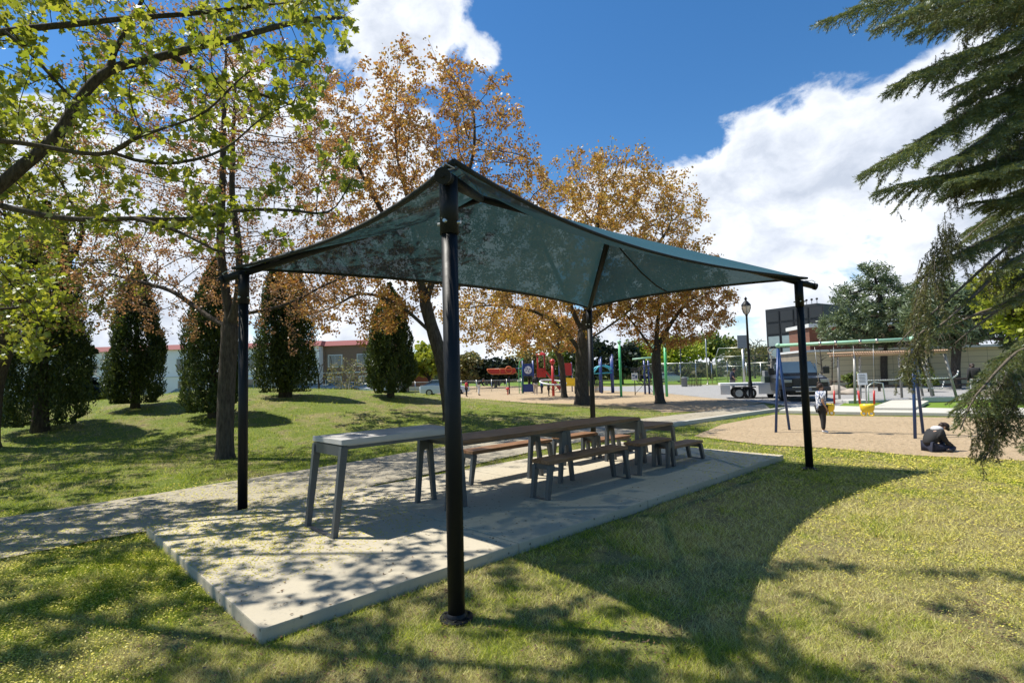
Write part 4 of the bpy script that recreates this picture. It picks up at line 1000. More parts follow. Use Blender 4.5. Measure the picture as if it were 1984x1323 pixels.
def far_tree(name, label, px, b, z0, z1, ra, mat, n=2600, size=.5, r=.2, clumps=16, group=None, bark=None, base_z=0, cone=False):
    p = at(px, b, base_z); tr = thing(name, label, 'tree', p, 0, group); H = z1-z0
    mb = MB(); ctr = p+[0, 0, z0-base_z+H*.5]
    mb.tube([p-[0, 0, .3], p+[0, 0, (z0-base_z)*.6], p+[0, 0, z0-base_z+H*.55]], [r*1.2, r, r*.4], 8)
    cl = []
    for k in range(clumps):
        if cone:
            u = rng.random()**1.3; a = rng.uniform(0, 2*PI); rr = ra*(1-u)*rng.uniform(.4, 1); c_ = p+np.array([math.cos(a)*rr, math.sin(a)*rr, z0-base_z+H*u]); s_ = ra*.22*(1.15-u)
        else:
            d = rng.normal(0, 1, 3); d /= np.linalg.norm(d); c_ = ctr+d*np.array([ra, ra, H/2])*rng.uniform(.35, .8); s_ = ra*rng.uniform(.22, .38)
        cl.append((c_, s_)); st_ = p+[0, 0, z0-base_z+H*rng.uniform(.0, .3)] if not cone else p+[0, 0, c_[2]-p[2]]
        mb.tube([st_, (st_+c_)/2+rng.normal(0, .12*ra*.3, 3), c_], [r*.4, r*.25, r*.08], 5, False)
    mb.build('trunk', bark or mb_mid, tr)
    k = rng.integers(0, clumps, n); q = rng.normal(0, 1, (n, 3)); q /= np.linalg.norm(q, axis=1)[:, None]
    C = np.array([c[0] for c in cl])[k]+q*(np.array([c[1] for c in cl])[k]*rng.uniform(.3, 1.25, n))[:, None]*np.array([1, 1, .75])
    C[:, 2] = np.maximum(C[:, 2], z0*.9)
    leaves('crown', C, rng.uniform(.6, 1.3, n)*size, mat, tr, OVAL)
    return tr
far_tree('spruce_tree', 'dark spruce standing just right of the wide left cedar', 138, 26, .7, 5.6, 1.5, lf_dark, 7000, .26, .1, 60, base_z=.4, cone=True)
far_tree('maple_tree', 'round lime yellow tree beyond the ball field fence', 1312, 88, 2.6, 6.9, 5.4, lf_lime, 5200, .5, .2, 30)
far_tree('maple_tree', 'taller fresh green tree right of the lime yellow tree', 1378, 96, 3.4, 8.6, 4.0, lf_mid, 3800, .55, .3, 24)
G_ = 'budding trees along the far street'
for i, (px, b, z0, z1, ra, mt, lab) in enumerate([
    (1240, 92, 1.5, 8.0, 4.0, lf_mid, 'green tree left of the lime yellow tree, behind the green poles'),
    (1425, 104, 2.5, 7.4, 4.0, lf_olive, 'olive budding tree left of the lamp post, beyond the field'),
    (1478, 108, 2.5, 6.2, 3.6, lf_olive, 'low olive budding tree right of the lamp post, beyond the field'),
    (1205, 70, .6, 6.4, 3.0, lf_dark, 'dark evergreen behind the leftmost green pole'),
    (1150, 74, .6, 7.0, 3.6, lf_dark, 'dark evergreen behind the blue climbing frame'),
    (960, 72, .6, 4.0, 3.8, lf_dark, 'dark evergreen thicket behind the orange see-saw plane'),
    (1025, 78, .8, 5.6, 4.0, lf_olive, 'olive budding tree behind the blue play tower'),
    (905, 70, .8, 5.4, 3.0, lf_olive, 'olive budding tree right of the near canopy post'),
    (832, 64, 1.0, 5.9, 2.9, lf_lime, 'yellow-green tree left of the near canopy post'),
    (1090, 82, 1.0, 7.0, 4.2, lf_mid, 'green tree between the two maple trunks, far behind')]):
    far_tree('background_tree', lab, px, b, z0, z1, ra, mt, 3000, .48, .2, 22, G_)
# leafless shrubs and trees
m_pale = pm('pale_twig_bark', (.30, .27, .22), .9, 0, .2)
def bare(px, b, label, crowns, base_z=0, r=.08, mat=None, grp=None, leaf=None, name='bare_tree', n=0):
    p = at(px, b, base_z); A = np.concatenate([ellip(*c) for c in crowns]); st = [(p-[0, 0, .1], -1), (p+[0, 0, .3], 0), (p+[0, 0, .6], 1)]
    P, par = colonise(A, st, .3, 3, .4, 60); R = radii(P, par, .012, 2.4); R = np.minimum(R*r/R[0]+.006, r)
    tr = thing(name, label, 'tree', p, 0, grp); o, P2 = bark_mesh('trunk', P, par, R, mat or m_pale, tr)
    if leaf: leaves('crown', P2[rng.choice(np.where(R < .04)[0], n)]+rng.normal(0, .12, (n, 3)), rng.uniform(.08, .2, n), leaf, tr, OVAL)
    return tr
bare(205, 48, 'pale leafless tree in front of the white house', [(205, 48, 3.4, 2.2, 1.5, 1.6, 420, .1)])
bare(618, 46, 'bare grey tree right of the twin-topped cedar', [(615, 46, 2.7, 1.6, 1.2, 1.6, 260, .1)], mat=mb_mid)
bare(675, 44, 'twiggy bush with brown buds in front of the red-roofed houses', [(675, 44, 2.1, 2.0, 1.4, 1.4, 420, .1)], leaf=lf_olive, n=700)
bare(1462, 90, 'bare tree standing alone left of the black glass building', [(1466, 90, 5.0, 2.6, 2, 2.0, 260, .1)], r=.16, mat=mb_mid)
bare(1494, 34, 'thin leafless sapling behind the pickup truck bed', [(1494, 34, 2.1, .5, .5, 1.1, 90, .1)], r=.05)
far_tree('maple_tree', 'sunlit yellow-green tree behind the spruce boughs at the right edge', 1985, 21, 2.2, 5.6, 2.1, lf_lime, 5200, .2, .14, 26)
# ------------------------------------------------------------------ buildings
m_tanbrick = pm('tan_brick', (.20, .13, .09), .85, 0, .25, 6, .2)
m_white = pm('white_cladding', (.80, .80, .82), .7, 0, .06, 1.5, .1)
m_brick = bpy.data.materials.new('red_brick'); t = nt(m_brick); co = coords(t)
bk = N(t, 'ShaderNodeTexBrick'); bk.inputs['Scale'].default_value = 4.2; bk.inputs['Color1'].default_value = (.22, .075, .04, 1); bk.inputs['Color2'].default_value = (.15, .05, .032, 1); bk.inputs['Mortar'].default_value = (.2, .13, .10, 1); bk.inputs['Mortar Size'].default_value = .012
mp = N(t, 'ShaderNodeMapping'); mp.inputs['Rotation'].default_value = (PI/2, 0, 0); t.links.new(co, mp.inputs['Vector']); t.links.new(mp.outputs[0], bk.inputs['Vector'])
principled(t, mix(t, bk.outputs['Color'], (.2, .09, .06), .35), .85, 0, .2)
m_rroof = pm('red_shingle', (.20, .045, .04), .8, 0, .25, 8)
m_dark = pm('dark_cladding', (.022, .024, .026), .5, 0, .4, .6, .1)
m_glass = glassmat('window_glass'); m_gl2 = glassmat('pale_glass', (.16, .20, .21), .1)
m_beige = bpy.data.materials.new('cream_block'); t = nt(m_beige); co = coords(t)
bk = N(t, 'ShaderNodeTexBrick', offset=0.0); bk.inputs['Scale'].default_value = 1.0; bk.inputs['Brick Width'].default_value = 1.25; bk.inputs['Row Height'].default_value = .42; bk.inputs['Mortar Size'].default_value = .014
bk.inputs['Color1'].default_value = (.56, .47, .30, 1); bk.inputs['Color2'].default_value = (.52, .43, .275, 1); bk.inputs['Mortar'].default_value = (.22, .19, .15, 1)
mp = N(t, 'ShaderNodeMapping'); mp.inputs['Rotation'].default_value = (PI/2, 0, 0); t.links.new(co, mp.inputs['Vector']); t.links.new(mp.outputs[0], bk.inputs['Vector'])
principled(t, mix(t, bk.outputs['Color'], (.45, .38, .26), ramp(t, noise(t, co, .8, 5), [(.4, 0), (.8, .4)])), .85, 0, .2)
m_trim = pm('white_trim', (.6, .6, .58), .5, 0, .05)
m_black = pm('black_metal', (.02, .02, .022), .45, .2, .2)
def facade(name, label, pxa, pxb, b0, b1, z0, z1, depth, mat, cat='building', group=None, roof=None):
    """box building whose front runs between two ground points; built in local frame: x along front, y into the building"""
    A_, B_ = at(pxa, b0), at(pxb, b1); L = np.linalg.norm((B_-A_)[:2]); rz = math.atan2(B_[1]-A_[1], B_[0]-A_[0])
    o = thing(name, label, cat, (A_[0], A_[1], z0), rz, group); ORG[o.name] = np.zeros(3)
    mb = MB(); mb.box((L/2, depth/2, (z1-z0)/2), (L, depth, z1-z0)); mb.build('wall', mat, o)
    if roof:
        rm, rh, ov = roof; mb = MB(); mb.add([(-ov, -ov, z1-z0), (L+ov, -ov, z1-z0), (L+ov, depth+ov, z1-z0), (-ov, depth+ov, z1-z0), (.1, .9, z1-z0+rh), (L-.1, .9, z1-z0+rh), (L-.1, depth-.9, z1-z0+rh), (.1, depth-.9, z1-z0+rh)],
               [(0, 1, 5, 4), (1, 2, 6, 5), (2, 3, 7, 6), (3, 0, 4, 7), (4, 5, 6, 7), (3, 2, 1, 0)]); mb.build('roof', rm, o)
    return o, L
def window(o, x, z, w_, h, n=2, glass=None, frame_m=None, name='window'):
    mb = MB(); mb.box((x, -.03, z), (w_+.14, .08, h+.14)); f = mb.build(name, frame_m or m_trim, o)
    g_ = MB()
    for k in range(n): g_.box((x-w_/2+w_/n*(k+.5), -.075, z), (w_/n-.06, .02, h-.04))
    g_.build('pane', glass or m_glass, f); return f
GH = 'two-storey row houses behind the mound'
specs = [(-160, 222, 56, 57, m_white, 'white row house with a balcony door, seen between the left cedars'), (224, 400, 57, 56, m_white, 'white row house with a dark window, between the pointed cedar and the forked trunk'),
         (455, 618, 57, 56, m_white, 'pale row house mostly hidden behind the twin-topped cedar'), (622, 735, 57, 56, m_tanbrick, 'brick row house with a red roof edge right of the twin-topped cedar')]
for i, (a, b_, d0, d1, mt, lab) in enumerate(specs):
    o, L = facade('row_house', lab, a, b_, d0, d1, -1.3, 5.2, 9, mt, 'house', GH, (m_rroof, .6, .3))
    n = max(2, int(L/4))
    for k in range(n):
        x = L*(k+.5)/n
        window(o, x, 4.9, 1.5, 1.2); window(o, x+(.3 if k % 2 else -.2), 2.4, 1.7, 1.6)
    mb = MB(); mb.box((L/2, -.05, 3.65), (L, .12, .12)); mb.build('string_course', m_trim, o)
    if i == 0:
        px0 = at(190, 56.8); x = L*.93
        bal = MB(); bal.box((x, -.6, 1.35), (3.4, 1.2, .12)); bl_ = bal.build('balcony', m_dark, o)
        rl = MB()
        for q in np.linspace(-1.65, 1.65, 16): rl.box((x+q, -1.17, 1.85), (.05, .05, .9))
        rl.box((x, -1.17, 2.32), (3.4, .06, .06)); rl.build('railing', m_black, bl_)
        window(o, x, 2.2, 1.9, 1.75, 2, name='balcony_door')
    if i == 1:
        mb = MB(); mb.box((L*.35, -.8, 3.0), (2.4, 1.6, .18)); mb.box((L*.35-1.0, -1.5, 1.5), (.14, .14, 3.0)); mb.box((L*.35+1.0, -1.5, 1.5), (.14, .14, 3.0)); mb.build('porch', m_trim, o)
o, L = facade('garage_building', 'low brick and white garage seen left of the near canopy post', 786, 838, 68, 69, -1, 1.9, 6, m_brick)
mb = MB(); mb.box((L/2, -.06, .75), (L, .14, 1.5)); mb.build('white_base', m_white, o)
# black glazed block
o, L = facade('glazed_building', 'tall black building with a gridded glass corner behind the pickup truck', 1489, 1590, 60, 55, 0, 8.2, 12, m_dark)
for r_ in range(4):
    for k in range(4):
        x = .9+k*1.62; z = 7.4-r_*1.35
        window(o, x, z-.1, 1.35, 1.1, 1, glass=(m_dark if r_ < 2 else m_gl2), frame_m=m_black)
mb = MB()
for k in range(5): mb.ball((3.2+k*.55, .8, 8.75), .13, 8); mb.box((3.2+k*.55, .8, 8.45), (.04, .04, .5))
mb.build('roof_light_row', m_black, o)
mb = MB(); mb.box((L/2, -.05, .9), (L, .12, 1.7)); mb.build('base_cladding', m_dark, o)
o, L = facade('brick_building', 'red brick building with a white flat roof edge, behind the blue-green pine', 1572, 1900, 47, 46, 0, 5.1, 4, m_brick)
mb = MB(); mb.box((L/2, 1.9, 5.25), (L+.4, 4.6, .32)); mb.build('roof', m_trim, o)
o, L = facade('block_building', 'long cream block wall building behind the swings and shelter', 1556, 2300, 41, 37, 0, 2.75, 5, m_beige)
mb = MB(); mb.box((L/2, 2.4, 2.84), (L+.3, 5.3, .16)); mb.build('roof', m_trim, o)
mb = MB(); mb.box((L*.32, -.06, 1.2), (1.5, .1, 2.3)); mb.build('door', m_dark, o)
# ------------------------------------------------------------------ fences
m_chain = bpy.data.materials.new('chain_link_mesh'); t = nt(m_chain); co = coords(t)
tp = N(t, 'ShaderNodeBsdfTransparent'); dd_ = N(t, 'ShaderNodeBsdfPrincipled'); dd_.inputs['Base Color'].default_value = (.34, .36, .36, 1); dd_.inputs['Metallic'].default_value = .4; dd_.inputs['Roughness'].default_value = .5
mp = N(t, 'ShaderNodeMapping'); mp.inputs['Rotation'].default_value = (0, PI/4, 0); t.links.new(co, mp.inputs['Vector'])
sp = N(t, 'ShaderNodeSeparateXYZ'); t.links.new(mp.outputs[0], sp.inputs[0])
def wires(c_): 
    f = math_(t, 'FRACT', math_(t, 'MULTIPLY', c_, 12.0)); return math_(t, 'LESS_THAN', f, .09)
wm = math_(t, 'MAXIMUM', wires(sp.outputs['X']), wires(sp.outputs['Z']))
mx = N(t, 'ShaderNodeMixShader'); t.links.new(wm, mx.inputs[0]); t.links.new(tp.outputs[0], mx.inputs[1]); t.links.new(dd_.outputs[0], mx.inputs[2])
ot = N(t, 'ShaderNodeOutputMaterial'); t.links.new(mx.outputs[0], ot.inputs['Surface'])
def chain_fence(label, pa, pb, ba, bb_, h, n, z=0., r=.035, midrail=False):
    A_, B_ = at(pa, ba, z), at(pb, bb_, z); L = np.linalg.norm((B_-A_)[:2]); rz = math.atan2(B_[1]-A_[1], B_[0]-A_[0])
    o = thing('chain_link_fence', label, 'fence', A_, rz); ORG[o.name] = np.zeros(3)
    for k in range(n+1):
        mb = MB(); mb.cyl((L*k/n, 0, -.1), h+.16, r, 8); mb.ball((L*k/n, 0, h+.07), r*1.15, 8); mb.build('post', m_steel, o)
    mb = MB(); mb.tube([(0, 0, h), (L, 0, h)], r*.8, 8)
    if midrail: mb.tube([(0, 0, h*.5), (L, 0, h*.5)], r*.6, 6)
    mb.build('top_rail', m_steel, o)
    mb = MB(); mb.quad((0, .01, .03), (L, .01, .03), (L, .01, h), (0, .01, h)); mb.build('wire_mesh', m_chain, o)
    return o
chain_fence('low chain link fence with a pale top rail beyond the mound', 560, 1010, 52, 54, 1.15, 15, .0)
chain_fence('tall chain link fence along the ball field, left of the lamp post', 1258, 1440, 63, 62, 2.5, 6, 0, .05)
chain_fence('chain link fence along the ball field, right of the lamp post', 1446, 1560, 62, 60, 2.3, 4, 0, .045)
def pole(name, label, px, b, h, r, mat, cat='pole', extra=None, n=10, z=0):
    p = at(px, b, z); o = thing(name, label, cat, p); mb = MB(); mb.tube([p-[0, 0, .1], p+[0, 0, h]], [r*1.1, r*.8], n); po = mb.build('shaft', mat, o)
    if extra: extra(o, p, h)
    return o
def baseplate(o, p, h): 
    mb = MB(); mb.cyl(p, .06, .16, 12); mb.build('base_plate', m_steel, o); mb = MB(); mb.ball(p+[0, 0, h], .08, 8); mb.build('cap', m_steel, o)
pole('backstop_pole', 'tall grey backstop pole, right one of the two by the ball field fence', 1370, 61, 6.4, .07, m_steel, extra=baseplate)
pole('backstop_pole', 'tall thin dark pole rising behind the bicycle rack', 1320, 66, 5.6, .07, m_black, extra=baseplate)
# backstop net frame
A_, B_ = at(1388, 66), at(1490, 64); o = thing('backstop', 'grey ball field backstop with an overhanging mesh top, behind the man and trailer', 'backstop', A_)
mb = MB(); Hh = 4.2
for u in (0, .5, 1):
    q = A_+(B_-A_)*u; mb.tube([q, q+[0, 0, Hh-1], q+[0, 0, Hh]-FH*1.0], .05, 6)
for zz in (Hh-1, 2.0): mb.tube([A_+[0, 0, zz], B_+[0, 0, zz]], .04, 6)
mb.tube([A_+[0, 0, Hh]-FH, B_+[0, 0, Hh]-FH], .04, 6); mb.build('frame', m_steel, o)
mb = MB(); mb.quad(A_, B_, B_+[0, 0, Hh-1], A_+[0, 0, Hh-1]); mb.quad(A_+[0, 0, Hh-1], B_+[0, 0, Hh-1], B_+[0, 0, Hh]-FH, A_+[0, 0, Hh]-FH); mb.build('wire_mesh', m_chain, o)
# street lamp
m_lampglass = bpy.data.materials.new('amber_lamp_glass'); t = nt(m_lampglass); p_ = principled(t, mix(t, (.5, .33, .16), (.7, .6, .42), noise(t, coords(t), 6)), .15, 0, .6); p_.inputs['Transmission Weight'].default_value = .35; p_.inputs['Alpha'].default_value = .75
p = at(1452, 28.8); o = thing('street_lamp', 'black post lantern with an amber glass globe beside the trailer', 'street lamp', p)
hl = 4.45
mb = MB(); mb.lathe(p, [(.17, 0), (.17, .08), (.12, .14), (.10, .9), (.075, 1.0), (.065, 2.5), (.05, hl), (.08, hl+.02), (.05, hl+.08)], 16); mb.build('shaft', m_blk, o)
mb = MB(); mb.lathe(p, [(.05, hl+.08), (.16, hl+.2), (.235, hl+.42), (.22, hl+.58)], 14); gl_ = mb.build('globe', m_lampglass, o)
mb = MB(); mb.lathe(p, [(.25, hl+.56), (.235, hl+.62), (.13, hl+.76), (.06, hl+.82), (.05, hl+.9), (.09, hl+.93), (.03, hl+1.02), (0, hl+1.06)], 14); 
for k in range(6):
    a = k*PI/3; mb.tube([p+[.05*math.cos(a), .05*math.sin(a), hl+.06], p+[.17*math.cos(a), .17*math.sin(a), hl+.19], p+[.245*math.cos(a), .245*math.sin(a), hl+.42], p+[.24*math.cos(a), .24*math.sin(a), hl+.58]], .012, 5)
mb.build('lantern_cap', m_blk, o)
# grey sign board on a pole behind the lamp
p = at(1441, 46); o = thing('notice_pole', 'square grey board mounted on a steel pole directly behind the street lamp', 'sign', p)
mb = MB(); mb.cyl(p-[0, 0, .1], 3.4, .1, 10); mb.build('shaft', m_steel, o)
mb = MB(); mb.box(p+[0, 0, 3.95]-FH*.14, (.95, .06, 1.1), YAW*-1); mb.build('board', pm('grey_board', (.22, .24, .25), .5), o)
# ------------------------------------------------------------------ vehicles
m_tyre = pm('tyre_rubber', (.018, .018, .018), .85, 0, .2); m_rim = pm('wheel_alloy', (.42, .42, .43), .3, .8, .1)
m_chrome = pm('chrome', (.6, .6, .6), .15, 1, .05); m_lamp = pm('headlight_lens', (.34, .35, .37), .1, .3, .05, 4, 0, .8)
m_red = pm('tail_light', (.45, .02, .02), .25)
def paint(name, c): return pm(name, c, .3, .0, .04, 3, 0, .35, .2)
def wheel(parent, x, y, r, w_, s=1):
    o = MB(); vs = [(r*.62, -w_/2), (r*.9, -w_/2), (r, -w_*.3), (r, w_*.3), (r*.9, w_/2), (r*.62, w_/2)]
    n = 20; V = [(x+a*math.cos(2*PI*k/n), y+b_, r+a*math.sin(2*PI*k/n)) for a, b_ in vs for k in range(n)]
    Fc = [(i*n+k, i*n+(k+1) % n, (i+1)*n+(k+1) % n, (i+1)*n+k) for i in range(5) for k in range(n)]; o.add(V, Fc, True); wh = o.build('wheel', m_tyre, parent)
    q = MB(); q.tube([(x, y-w_*.42, r), (x, y+w_*.42, r)], r*.63, 18); q.tube([(x, y-w_*.49, r), (x, y+w_*.49, r)], r*.18, 10); q.build('rim', m_rim, wh)
def loft(mb, sections, close=True, smooth=True):
    """sections: list of equal-length closed rings of points"""
    n = len(sections[0]); V = [p for s in sections for p in s]
    Fc = [(i*n+k, i*n+(k+1) % n, (i+1)*n+(k+1) % n, (i+1)*n+k) for i in range(len(sections)-1) for k in range(n)]
    Fc += [tuple(range(n-1, -1, -1)), tuple((len(sections)-1)*n+k for k in range(n))]
    mb.add(V, Fc, False)
def car(label, px, b, z, heading, col, kind='car', group=None, name='parked_car'):
    """x forward, y left. heading = angle of forward direction relative to +screen-right"""
    p = at(px, b, z); rz = math.atan2(RH[1], RH[0])+heading
    o = thing(name, label, 'car', p, rz, group); ORG[o.name] = np.zeros(3)
    pt = paint('car_paint_%s' % kind+str(int(col[0]*999))+str(int(col[2]*999)), col)
    L, Wd = 4.5, 1.78
    def ring(x, w0, z0, w1, z1, w2=None): 
        return [(x, -w0/2, z0), (x, -w1/2*1.0, (z0+z1)/2), (x, -w1/2*.97, z1), (x, w1/2*.97, z1), (x, w1/2, (z0+z1)/2), (x, w0/2, z0)]
    mb = MB(); loft(mb, [ring(-2.25, 1.5, .38, 1.55, .82), ring(-2.15, 1.66, .28, 1.74, .95), ring(-1.2, 1.7, .22, 1.78, .98), ring(.6, 1.7, .22, 1.78, .93), ring(1.4, 1.7, .24, 1.76, .86), ring(2.1, 1.6, .28, 1.62, .72), ring(2.25, 1.4, .36, 1.42, .60)])
    mb.build('body', pt, o)
    mb = MB(); loft(mb, [ring(-1.9, 1.6, .93, 1.5, .96), ring(-1.2, 1.62, .93, 1.25, 1.40), ring(.1, 1.62, .93, 1.25, 1.44), ring(.95, 1.6, .92, 1.45, .95)]); cb_ = mb.build('window', m_glass, o)
    mb = MB(); mb.box((-.5, 0, 1.435), (1.35, 1.2, .04)); mb.build('roof', pt, o)
    for x in (-1.35, 1.35):
        for y in (-.8, .8): wheel(o, x, y, .32, .2)
    for y in (-.6, .6):
        mb = MB(); mb.box((2.16, y, .62), (.12, .3, .14)); mb.build('headlight', m_lamp, o)
        mb = MB(); mb.box((-2.22, y, .75), (.08, .28, .16)); mb.build('tail_light', m_red, o)
    return o
GC = 'cars parked along the far street'
for i, (px, b, col, lab) in enumerate([(206, 46, (.03, .035, .045), 'dark car with a glinting windscreen left of the pointed cedar'), (352, 47, (.30, .37, .46), 'pale blue car roof left of the forked maple trunk'),
    (612, 48, (.05, .07, .12), 'dark blue car at the left end of the row behind the fence'), (648, 49, (.04, .045, .05), 'black car, second from the left behind the fence'),
    (688, 50, (.75, .76, .78), 'white car, third behind the fence'), (722, 51, (.6, .6, .62), 'silver car just left of the egg-shaped cedar'),
    (862, 50, (.55, .60, .66), 'pale car just left of the near canopy post')]):
    car(lab, px, b, -.25 if px < 500 else -.1, PI if i % 2 else 0, col, 'c', GC)
car('small white car parked beyond the ball field', 1300, 76, 0, 0, (.75, .75, .75), 'c', GC)
car('grey car beyond the fence right of the lamp post', 1520, 72, 0, PI, (.4, .42, .45), 'c', GC)
m_gry_plate = pm('plate', (.3, .3, .32), .5)
# pickup truck facing the viewer
p = at(1560, 25.0); hd = math.atan2(-p[1], -p[0])+.20
o = thing('pickup_truck', 'black pickup truck facing the viewer, behind the girl and the swings', 'truck', p, hd); ORG[o.name] = np.zeros(3)
pt = paint('truck_black', (.012, .013, .016))
def sq(x, w0, z0, w1, z1, bul=1.02): return [(x, -w0/2, z0), (x, -w0/2*bul, z0+(z1-z0)*.35), (x, -w1/2*bul, z0+(z1-z0)*.8), (x, -w1/2*.94, z1), (x, w1/2*.94, z1), (x, w1/2*bul, z0+(z1-z0)*.8), (x, w0/2*bul, z0+(z1-z0)*.35), (x, w0/2, z0)]
mb = MB(); loft(mb, [sq(.0, 1.80, .62, 1.76, 1.02), sq(-.10, 1.96, .60, 1.86, 1.12), sq(-.5, 2.02, .60, 1.90, 1.18), sq(-1.25, 2.02, .45, 1.94, 1.24), sq(-1.5, 2.02, .45, 2.0, 1.27), sq(-3.6, 2.02, .45, 2.0, 1.28), sq(-3.62, 2.02, .45, 2.0, 1.32), sq(-5.75, 2.02, .5, 1.98, 1.32)]); mb.build('body', pt, o)
mb = MB(); loft(mb, [sq(-1.28, 1.7, 1.25, 1.66, 1.27, 1), sq(-2.0, 1.78, 1.25, 1.42, 1.90, 1), sq(-3.3, 1.78, 1.26, 1.44, 1.93, 1), sq(-3.62, 1.74, 1.26, 1.5, 1.85, 1)]); cb_ = mb.build('cab', pt, o)
mb = MB(); mb.add([(-1.33, -.76, 1.31), (-1.33, .76, 1.31), (-1.985, .66, 1.86), (-1.985, -.66, 1.86)], [(0, 1, 2, 3)]); 
g_ = MB(); g_.prism([(-.78, 0), (.78, 0), (.64, .80), (-.64, .80)], (-1.36, 0, 1.33), (0, 1, 0), (-.68/.93, 0, .64/.93), (.64/.93, 0, .68/.93), .05); g_.build('windscreen', m_glass, cb_)
for sy in (-1, 1):
    g_ = MB(); g_.prism([(-1.75, 1.36), (-2.12, 1.80), (-2.72, 1.82), (-2.72, 1.36)], (0, sy*.86, 0), (1, 0, 0), (0, 0, 1), (0, 1, 0), .06); g_.build('side_window', m_glass, cb_)
    g_ = MB(); g_.box((-1.55, sy*1.22, 1.45), (.16, .26, .34), bev=.03); g_.tube([(-1.6, sy*.98, 1.33), (-1.58, sy*1.2, 1.36)], .03, 6); mr = g_.build('mirror', pt, o)
    g_ = MB(); g_.box((.0, sy*.76, .98), (.10, .34, .15), bev=.02); g_.build('headlight', m_lamp, o)
    g_ = MB(); g_.box((.03, sy*.78, .56), (.08, .2, .1), bev=.02); g_.build('fog_light', m_lamp, o)
mb = MB(); mb.box((.01, 0, .92), (.08, 1.12, .34), bev=.02)
for k in range(4): mb.box((.055, 0, .80+k*.08), (.03, 1.1, .02))
mb.build('grille', pm('grille_black', (.02, .02, .02), .4), o)
mb = MB(); mb.box((.06, 0, .60), (.22, 1.96, .20), bev=.05); mb.build('bumper', pm('dark_bumper', (.05, .05, .052), .35, .4), o)
mb = MB(); mb.box((.18, 0, .70), (.05, 1.25, .05), bev=.015); mb.box((.18, 0, .50), (.05, 1.0, .04), bev=.01); mb.build('bumper_trim', m_chrome, o)
mb = MB(); mb.box((.19, 0, .60), (.02, .36, .11)); mb.build('number_plate', m_gry_plate, o)
mb = MB(); mb.box((-3.9, .0, 1.36), (1.0, 1.5, .16), bev=.03); mb.build('toolbox', m_dark, o)
for x in (-.95, -4.65):
    for y in (-.86, .86): wheel(o, x, y, .41, .27)
mb = MB(); mb.box((-3, 0, .42), (5.2, 1.3, .25)); mb.build('chassis', m_black, o)
# flatbed trailer behind it
p = at(1450, 29.6); rz = math.atan2(RH[1], RH[0])-.30
o = thing('trailer', 'white twin-axle flatbed trailer hitched behind the pickup truck', 'trailer', p, rz); ORG[o.name] = np.zeros(3)
mw = pm('trailer_white', (.66, .66, .64), .5, 0, .08)
mb = MB(); mb.box((-.1, 0, .78), (2.9, 1.7, .14), bev=.02); mb.box((.9, -.86, .5), (1.1, .05, .50)); mb.box((-1.3, -.86, .5), (.5, .05, .5)); mb.build('bed', mw, o)
mb = MB(); mb.box((-.35, -.87, .63), (1.15, .2, .06), bev=.02); mb.build('mudguard', m_black, o)
for x in (-.62, -.06):
    for y in (-.78, .78): wheel(o, x, y, .31, .2)
mb = MB(); mb.box((1.05, -.1, 1.0), (.75, 1.4, .32), bev=.02); mb.build('front_box', pm('olive_box', (.07, .10, .07), .6), o)
mb = MB(); mb.box((1.0, -.1, 1.32), (.55, .9, .32), bev=.02); mb.build('storage_box', pm('box_grey', (.18, .19, .2), .5), o)
mb = MB(); mb.tube([(1.3, 0, .6), (2.6, 0, .52)], .06, 8); mb.build('drawbar', m_black, o)
# ------------------------------------------------------------------ bin, bicycle rack
p = at(1325, 54); o = thing('litter_bin', 'grey cylindrical litter bin at the far edge of the plaza', 'bin', p)
mb = MB(); mb.lathe(p, [(.27, 0), (.30, .05), (.30, .82), (.33, .84), (.33, .92), (.22, .95)], 18); mb.build('body', pm('bin_grey', (.16, .165, .165), .6), o)
mb = MB(); mb.lathe(p, [(.22, .95), (.15, 1.0), (0, 1.02)], 16); mb.build('lid', m_black, o)
A_, B_ = at(1333, 54), at(1356, 54); o = thing('bicycle_rack', 'black hooped bicycle rack beside the grey litter bin', 'rack', A_)
for k in range(9):
    q = A_+(B_-A_)*k/8; mb = MB(); mb.tube([q, q+[0, 0, .8], q+[0, 0, .95]+RH*.06, q+[0, 0, .8]+RH*.12, q+RH*.12], .022, 5); mb.build('hoop', m_black, o)
mb = MB(); mb.tube([A_+[0, 0, .12], B_+RH*.12+[0, 0, .12]], .025, 5); mb.build('rail', m_black, o)
A_, B_ = at(1150, 44), at(1167, 44.5); o = thing('picket_panel', 'short dark picket panel beside the thick maple trunk', 'fence', A_)
for k in range(8): 
    q = A_+(B_-A_)*k/7; mb = MB(); mb.box(q+[0, 0, .5], (.07, .03, 1.0), -YAW); mb.build('picket', m_dark, o)
# ------------------------------------------------------------------ playground
m_pblue = pm('play_blue', (.02, .05, .20), .35, 0, .1); m_pred = pm('play_red', (.50, .035, .03), .35, 0, .1); m_pgreen = pm('play_green', (.07, .42, .16), .4, 0, .12)
m_pcyan = pm('play_cyan', (.06, .42, .55), .35, 0, .1); m_pyel = pm('play_yellow', (.85, .58, .03), .35, 0, .08); m_por = pm('play_orange', (.62, .16, .05), .35, 0, .1); m_pwhite = pm('play_white', (.75, .76, .78), .4, 0, .05)
m_mint = pm('mint_paint', (.33, .58, .42), .4, 0, .1); m_rope = pm('black_rope', (.03, .03, .035), .9)
def fx(p, a, z, d=0.): return p+RH*a+FH*d+np.array([0, 0, z])
def rbox(mb, p, a, z, wa, wz, wd=.06, d=0.): mb.box(fx(p, a, z, d), (wa, wd, wz), math.atan2(RH[1], RH[0]), bev=.012)
b = 47; p = at(1024, b); o = thing('play_tower', 'blue play tower with a round white wheel emblem and a red tube slide', 'playground', p)
k_ = b/F_PX
